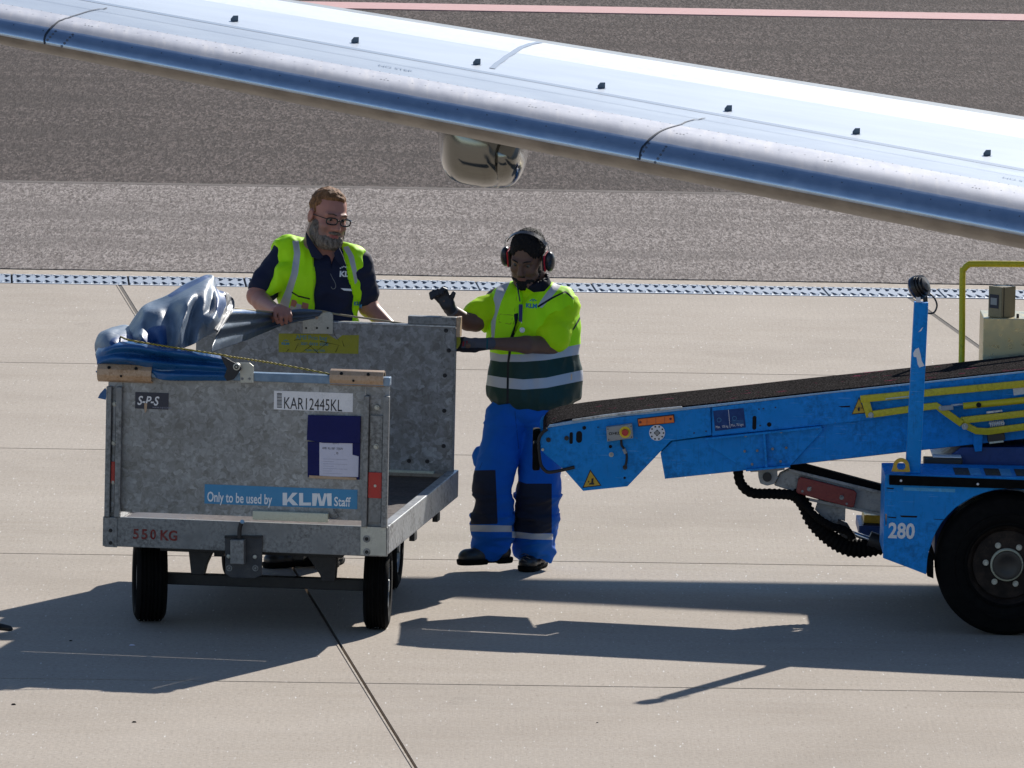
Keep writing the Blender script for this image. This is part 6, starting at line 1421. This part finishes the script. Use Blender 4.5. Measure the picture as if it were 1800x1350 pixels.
F.cone(B(995, 535, .03), B(968, 606, -.10), .060, .052, .03); F.cone(B(968, 606, -.10), B(925, 606, -.22), .049, .043, .02); F.cone(B(925, 606, -.22), B(862, 604, -.30), .043, .028, .02); F.cone(B(862, 604, -.30), B(822, 607, -.31), .026, .026, .02)
F.cone(B(790, 543, -.22), B(782, 530, -.24), .028, .03, .01)
for (hx, kx, ky, ax_, ay, d0, d1) in ((902, 864, 850, 868, 962, -.05, -.02), (962, 943, 855, 946, 972, .0, .08)):
    F.cone(B(hx, 720, .02), B(kx, ky, d0), .09, .062, .04); F.cone(B(kx, ky, d0), B(ax_, ay, d1), .058, .042, .03)
man2 = F.mesh('person', sk2, None, 1)
tag(man2, 'man in ear defenders, dark gloves, yellow and green vest and blue trousers beside the cart', 'person')
V = verts_np(man2); H_ = (V - h2.c) @ h2.R / h2.sc
set_attr(man2, 'lip', np.clip(1.2 - (np.abs(H_[:, 0]) / .024) ** 2 - ((H_[:, 2] + .058) / .012) ** 2, 0, 1) * (H_[:, 1] < -.07)); h2.eyes(man2, M['blk'], .09)
shell('hair', h2, [((0, .020, .055), (.082, .102, .086))], [((0, -.116, .046), (.068, .062, .062)), ((0, -.065, -.035), (.12, .105, .072)), ((0, .06, -.11), (.12, .12, .085)), ((.088, .0, -.01), (.03, .04, .045)), ((-.088, .0, -.01), (.03, .04, .045))],
      hairm('black_curly_hair', (.004, .003, .003), (.016, .012, .010), 120), man2, .005, (90, 90, 90), .0042, 2)
shell('beard', h2, [((0, -.036, -.078), (.066, .064, .047)), ((0, -.076, -.100), (.032, .032, .026)), ((.056, -.012, -.052), (.012, .03, .045)), ((-.056, -.012, -.052), (.012, .03, .045)), ((0, -.088, -.044), (.030, .016, .008))],
      [((0, -.105, -.0585), (.021, .018, .0105)), ((.038, -.075, -.020), (.028, .05, .038)), ((-.038, -.075, -.020), (.028, .05, .038)), ((0, -.11, -.02), (.018, .03, .018)), ((0, .06, -.06), (.1, .062, .12))],
      hairm('black_beard', (.005, .005, .005), (.022, .018, .016), 120), man2, .0035, (70, 70, 70), .004, 5)
for q in (-1, 1): mb = MB(); mb.tube([Vector(h2.w((q * .012, -.098, .034))), Vector(h2.w((q * .03, -.094, .040))), Vector(h2.w((q * .048, -.078, .036)))], [.003, .004, .002], 6); mb.build('eyebrow', bpy.data.materials['black_beard'], man2, 0, True)
# ear defenders
ear = bpy.data.objects.new('ear_defenders', None); COL.objects.link(ear); ear.parent = man2
M['cup'] = worn('black_cup_plastic', (.012, .016, .024), .3, 0, .1, (.05, .05, .05), .3, 30); M['cup_red'] = mat('red_cup_ring', (.5, .01, .03), .35)
for q in (-1, 1):
    c = h2.w((q * .094, .005, -.005)); ax_ = h2.R @ np.array((q, 0, 0.0)); F = Field(c - .09, c + .09, .0035)
    Rm = h2.R
    F.ell(h2.w((q * .110, .005, -.004)), (.026, .038, .055), .01, 'add', Rm); F.mesh('ear_cup', M['cup'], ear, 1)
    F = Field(c - .09, c + .09, .0035); F.rbox(h2.w((q * .092, .005, -.004)), (.005, .031, .047), .004, 0, 'add', Rm); F.mesh('cup_ring', M['cup_red'], ear, 1)
    F = Field(c - .09, c + .09, .0035); F.rbox(h2.w((q * .084, .005, -.004)), (.006, .030, .046), .005, 0, 'add', Rm); F.mesh('cushion', M['blk'], ear, 1)
    mb = MB(); mb.tube([Vector(h2.w((q * .112, .005, .035))), Vector(h2.w((q * .108, .005, .075))), Vector(h2.w((q * .100, .006, .10)))], .0022, 6); mb.build('band_wire', M['alu'], ear, 0, True)
pts = []
for i in range(25):
    a = math.pi * (.10 + .80 * i / 24); pts.append((math.cos(a) * .103, .006, .055 + math.sin(a) * .088))
mb = MB(); n = len(pts); vs_ = []
for (x, y, z) in pts:
    for dy_, s_ in ((-.012, 1.), (.012, 1.), (.012, .955), (-.012, .955)): vs_.append(h2.w((x * s_, y + dy_, .055 + (z - .055) * s_)))
mb.add([Vector(v_) for v_ in vs_], [(4 * i + k_, 4 * i + (k_ + 1) % 4, 4 * i + 4 + (k_ + 1) % 4, 4 * i + 4 + k_) for i in range(n - 1) for k_ in range(4)] + [(0, 3, 2, 1), (4 * n - 4, 4 * n - 3, 4 * n - 2, 4 * n - 1)]); mb.build('headband', M['cup'], ear, .0, True, ang=40)
# shirt with short sleeves
F = Field((lo[0], Y2 - .4, .8), (hi[0], Y2 + .34, B(900, 470)[2] + .05), .0062)
F.cone(B(890, 533, .03), B(986, 536, .03), .078, .080, .05); F.ell(B(938, 575, .02), (.19, .13, .2), .06); F.ell(B(938, 650, .02), (.2, .145, .1), .06)
F.cone(B(884, 532, .03), B(838, 558, -.05), .070, .082, .03); F.cone(B(988, 540, .02), B(970, 590, -.09), .082, .090, .03)
F.ell(B(811, 587, -.08), (.15, .17, .105), .003, 'cut', np.array(Matrix.Rotation(math.radians(40), 3, 'Y')))
F.ell(B(946, 622, -.14), (.15, .17, .062), .003, 'cut', np.array(Matrix.Rotation(math.radians(22), 3, 'Y')))
F.cone(B(940, 530, .03), B(938, 498, .0), .09, .082, .02)
F.cone(B(940, 520, .03), B(932, 470, -.03), .070, .080, .0, 'cut')
shirt2 = F.mesh('hi_vis_shirt', paint('hi_vis_shirt_cloth', HS, .65, [('collar', (.006, .007, .016), .8)], .06, transl=.2, bumps=.25), man2)
fold(shirt2, .009, (8, 7, 11), 21, True, None, Matrix.Rotation(.6, 3, 'Y'))
layers_px(shirt2, Y2 + .3, [('collar', [[(887, 494), (893, 484), (905, 470), (980, 462), (975, 492), (957, 512), (938, 514), (925, 506), (908, 496)]])])
# vest
F = Field((lo[0], Y2 - .4, .75), (hi[0], Y2 + .36, B(900, 470)[2] + .05), .0062)
F.cone(B(896, 530, .02), B(978, 536, .02), .100, .100, .05); F.cone(B(888, 534, -.02), B(884, 592, -.06), .062, .075, .04); F.ell(B(940, 585, .02), (.228, .160, .24), .05); F.ell(B(940, 662, .02), (.236, .165, .20), .06); F.ell(B(938, 695, .02), (.230, .16, .10), .05)
F.cone(B(940, 510, .03), B(931, 470, -.03), .082, .105, .0, 'cut')
F.cutpx([(780, 700), (858, 695), (870, 711), (880, 714), (897, 706), (908, 718), (930, 722), (960, 719), (995, 712), (1016, 700), (1100, 700), (1100, 800), (780, 800)], Y2 + .5, 49.1 / FPX)
F.cutpx([(905, 500), (914, 510), (915, 530), (911, 545), (905, 565), (899, 585), (896, 600), (899, 600), (907, 585), (915, 565), (922, 540), (938, 515)], Y2 + .0, 49.1 / FPX * .25)
F.cone(B(842, 528, .0), B(834, 590, -.06), .066, .07, .005, 'cut')
vest2 = F.mesh('safety_vest', paint('two_tone_vest', HV, .6, [('green', (.010, .040, .033), .8), ('refl', (.50, .50, .53), .4), ('piping', (.01, .012, .02), .7), ('seam', (.30, .55, .01), .7), ('glint', (.8, .5, .3), .3)], .06, transl=.06, bumps=.25), man2)
fold(vest2, .011, (8.5, 6, 4.5), 31, True)
layers_px(vest2, Y2 + .3, [('green', [[(800, 634), (862, 632), (900, 634), (940, 633), (980, 628), (1060, 618), (1060, 760), (800, 760)]]),
    ('refl', [bandp([(880, 484), (873, 505), (866, 530), (863, 560), (864, 600)], [(903, 482), (892, 505), (881, 530), (872, 560), (868, 600)]), bandp([(977, 494), (960, 515), (945, 537)], [(986, 502), (970, 522), (952, 542)]),
              bandp([(850, 616), (880, 623), (920, 623), (960, 617), (1030, 603)], [(850, 631), (880, 636), (920, 636), (960, 633), (1030, 621)]), bandp([(850, 658), (880, 663), (920, 667), (960, 664), (1030, 649)], [(850, 676), (880, 682), (920, 685), (960, 682), (1030, 668)])]),
    ('piping', [bandp([(944, 538), (970, 522), (994, 511), (1012, 526), (1021, 542), (1022, 558), (1010, 578), (994, 592)], [(946, 541), (972, 525), (993, 514), (1010, 528), (1018, 543), (1019, 557), (1008, 576), (992, 590)]), bandp([(903, 552), (905, 570), (897, 592), (891, 640), (890, 710)], [(911, 550), (910, 572), (902, 595), (895, 640), (894, 710)])]),
    ('seam', [quad(877, 552, 902, 554, 1.5), quad(877, 552, 877, 566, 1.5), quad(877, 566, 898, 570, 1.5), quad(902, 554, 898, 570, 1.5), quad(909, 515, 904, 550, 1.2)]),
    ('glint', [[(1003, 657), (1006, 656), (1006, 668), (1003, 669)]])])  # small warm highlight painted onto the reflective band
# lanyard, badge and lettering on the chest
t3 = surf_text('KLM', 924, 545, 7.5, M['blue_ink'], Y2 - .25, man2, .02, 1.0, .04)
crown = MB()
for dx_, dz_ in ((-5, 0), (-2.5, 1.2), (0, 2.2), (2.5, 1.2), (5, 0), (0, -.6)): q = B(937 + dx_, 533 - dz_, -.25); crown.cyl((q[0], q[1], q[2]), (q[0], q[1] + .001, q[2]), .0034, None, 8)
cr2 = crown.build('crown_emblem', M['blue_ink'], man2); drape_on(([t3, cr2], vest2), .003)
mb = MB(); mb.tube(catmull([B(x, y, d_) for x, y, d_ in ((908, 498, -.12), (911, 512, -.155), (914, 530, -.17))], 4), .0035, 8); mb.build('lanyard', M['navy2'], man2, 0, True)
mb = MB(); mb.prism([(B(x, y)[0], B(x, y)[2]) for x, y in ((912, 529), (919, 529), (918, 560), (912, 559))], Y2 - .178, Y2 - .172); mb.build('lanyard_strap', mat('lanyard_blue', (.012, .018, .12), .6), man2, .002)
q = B(918, 574, 0); mb = MB(); mb.tube([B(915, 560, -.175), B(917, 568, -.178)], .0015, 6); mb.lathe((q[0], Y2 - .176, q[2]), (0, -1, 0), [(0, .014), (.004, .013), (.005, 0)], 20); mb.build('badge_reel', M['label'], man2, 0, True)
# trousers
F = Field((lo[0], Y2 - .35, .05), (hi[0], Y2 + .4, 1.1), .0065)
F.ell(B(936, 705, .02), (.185, .145, .13), .05)
for (hx, kx, ky, ax_, ay, d0, d1, r0, r1, r2) in ((893, 866, 850, 866, 955, -.05, -.02, .108, .094, .085), (957, 946, 860, 940, 962, .0, .06, .108, .103, .090)):
    F.cone(B(hx, 735, .02), B(kx, ky, d0), r0, r1, .02); F.cone(B(kx, ky, d0), B(ax_, ay, d1), r1, r2, .03)
F.ell(B(842, 803, .04), (.028, .03, .05), .03)
tr2 = F.mesh('trousers', paint('blue_work_cloth', (.0, .10, .46), .8, [('knee', (.012, .016, .034), .85), ('band', (.46, .47, .5), .4), ('fly', (.002, .05, .22), .8)], .15, bumps=.3), man2)
def legw(V): return np.where(V[:, 2] < .30, 2.6, np.where(V[:, 2] < .4, 1.7, np.where(V[:, 2] > .75, 1.2, .8)))
fold(tr2, .010, (5, 5, 10), 41, True, legw, Matrix.Rotation(.35, 3, 'Y'))
layers_px(tr2, Y2 + .12, [('knee', [[(826, 827), (871, 826), (875, 921), (827, 922)], [(909, 845), (925, 850), (970, 850), (970, 937), (940, 938), (903, 934)]]), ('band', [[(822, 923), (860, 923), (900, 924), (900, 935), (860, 935), (822, 934)], [(900, 934), (935, 938), (972, 938), (972, 949), (935, 948), (900, 945)]]), ('fly', [quad(905, 722, 912, 790, 1.5), quad(848, 812, 842, 826, 1.2)])])
# boots: one planted, one just lifted
g0 = atZ(936, 1004, 0)
boot('boot', (g0.x + .04, g0.y + .20, 0.0), (g0.x - .035, g0.y - .04, 0.0), man2, M['leather'])
lf = atY(0, 0, Y2); q0 = B(893, 989, -.02); q1 = B(810, 992, -.10)
boot('boot', (q0[0], q0[1], q0[2] + .0), (q1[0], q1[1], q1[2] - .004), man2, M['leather'])
for (x0, y0, d_) in ((922, 975, -.08), (925, 981, -.1), (919, 986, -.12)):
    mb = MB(); mb.tube([B(x0 - 6, y0, d_ + .02), B(x0, y0 - 2, d_ - .01), B(x0 + 7, y0 + 1, d_ + .02)], .0022, 6); mb.build('boot_lace', M['blk'], man2, 0, True)
# gloves
def glove(name, build, m, parent, c, r=.13):
    F = Field(np.array(c) - r, np.array(c) + r, .0034); build(F); return F.mesh(name, m, parent, 1)
M['gl_pu'] = paint('black_coated_glove', (.010, .011, .018), .5, [], .3, spec=.5, bumps=.4, bscale=120); M['gl_kn'] = paint('grey_knit_glove', (.075, .078, .095), .85, [('coat', (.012, .013, .02), .5), ('print', (.25, .02, .03), .6), ('rib', (.01, .08, .10), .8)], .2, bumps=.6, bscale=160)
def g1_(F):
    D = -.245
    F.rbox(B(784, 530, D), (.036, .022, .034), .016, .01, 'add', np.array(Matrix.Rotation(-.6, 3, 'Y'))); F.cone(B(788, 536, D), B(793, 545, D + .02), .030, .031, .015)
    for (a, b_, c_, d_) in (((771, 527), (761, 518), (758, 516), (759, 524)), ((775, 523), (767, 515), (763, 513), (763, 521)), ((780, 520), (774, 512), (770, 511), (769, 518)), ((786, 519), (783, 510), (778, 508), (776, 515))):
        finger(F, [B(a[0], a[1], D - .005), B(b_[0], b_[1], D - .02), B(c_[0], c_[1], D - .038), B(d_[0], d_[1], D - .045)], .0125, .0105)
    finger(F, [B(791, 530, D - .01), B(795, 521, D - .02), B(797.5, 515.5, D - .025)], .013, .0115)
gv1 = glove('glove', g1_, M['gl_pu'], man2, B(780, 527, -.24))
mb = MB(); mb.cyl(B(788, 538, -.235), B(796, 549, -.215), .0315, .0335, 20); mb.build('glove_cuff', paint('knit_cuff_grey', (.09, .09, .10), .9, [], .1, bumps=.6), gv1, 0, True)
def g2_(F):
    D = -.31
    F.cone(B(862, 604, D), B(838, 606, D), .030, .034, .01); F.rbox(B(824, 607, D), (.046, .022, .036), .018, .015)
    for i, yy in enumerate((599, 604, 609, 614)): finger(F, [B(813, yy, D - .01), B(802, yy, D - .005), B(796, yy + .5, D + .015), B(797, yy + 1, D + .045)], .0115, .0105)
    finger(F, [B(832, 600, D - .01), B(816, 596, D - .02), B(806, 596, D - .02)], .0125, .011)
gv2 = glove('glove', g2_, M['gl_kn'], man2, B(828, 606, -.3), .16)
layers_px(gv2, Y2 + 1, [('coat', [[(780, 580), (816, 592), (808, 620), (780, 630)], [(806, 612), (840, 611), (862, 613), (860, 625), (806, 625)]]), ('print', [quad(815, 600, 814, 609, 3), quad(821, 599, 820, 607, 2)]), ('rib', [quad(857, 592, 856, 615, 3)])])
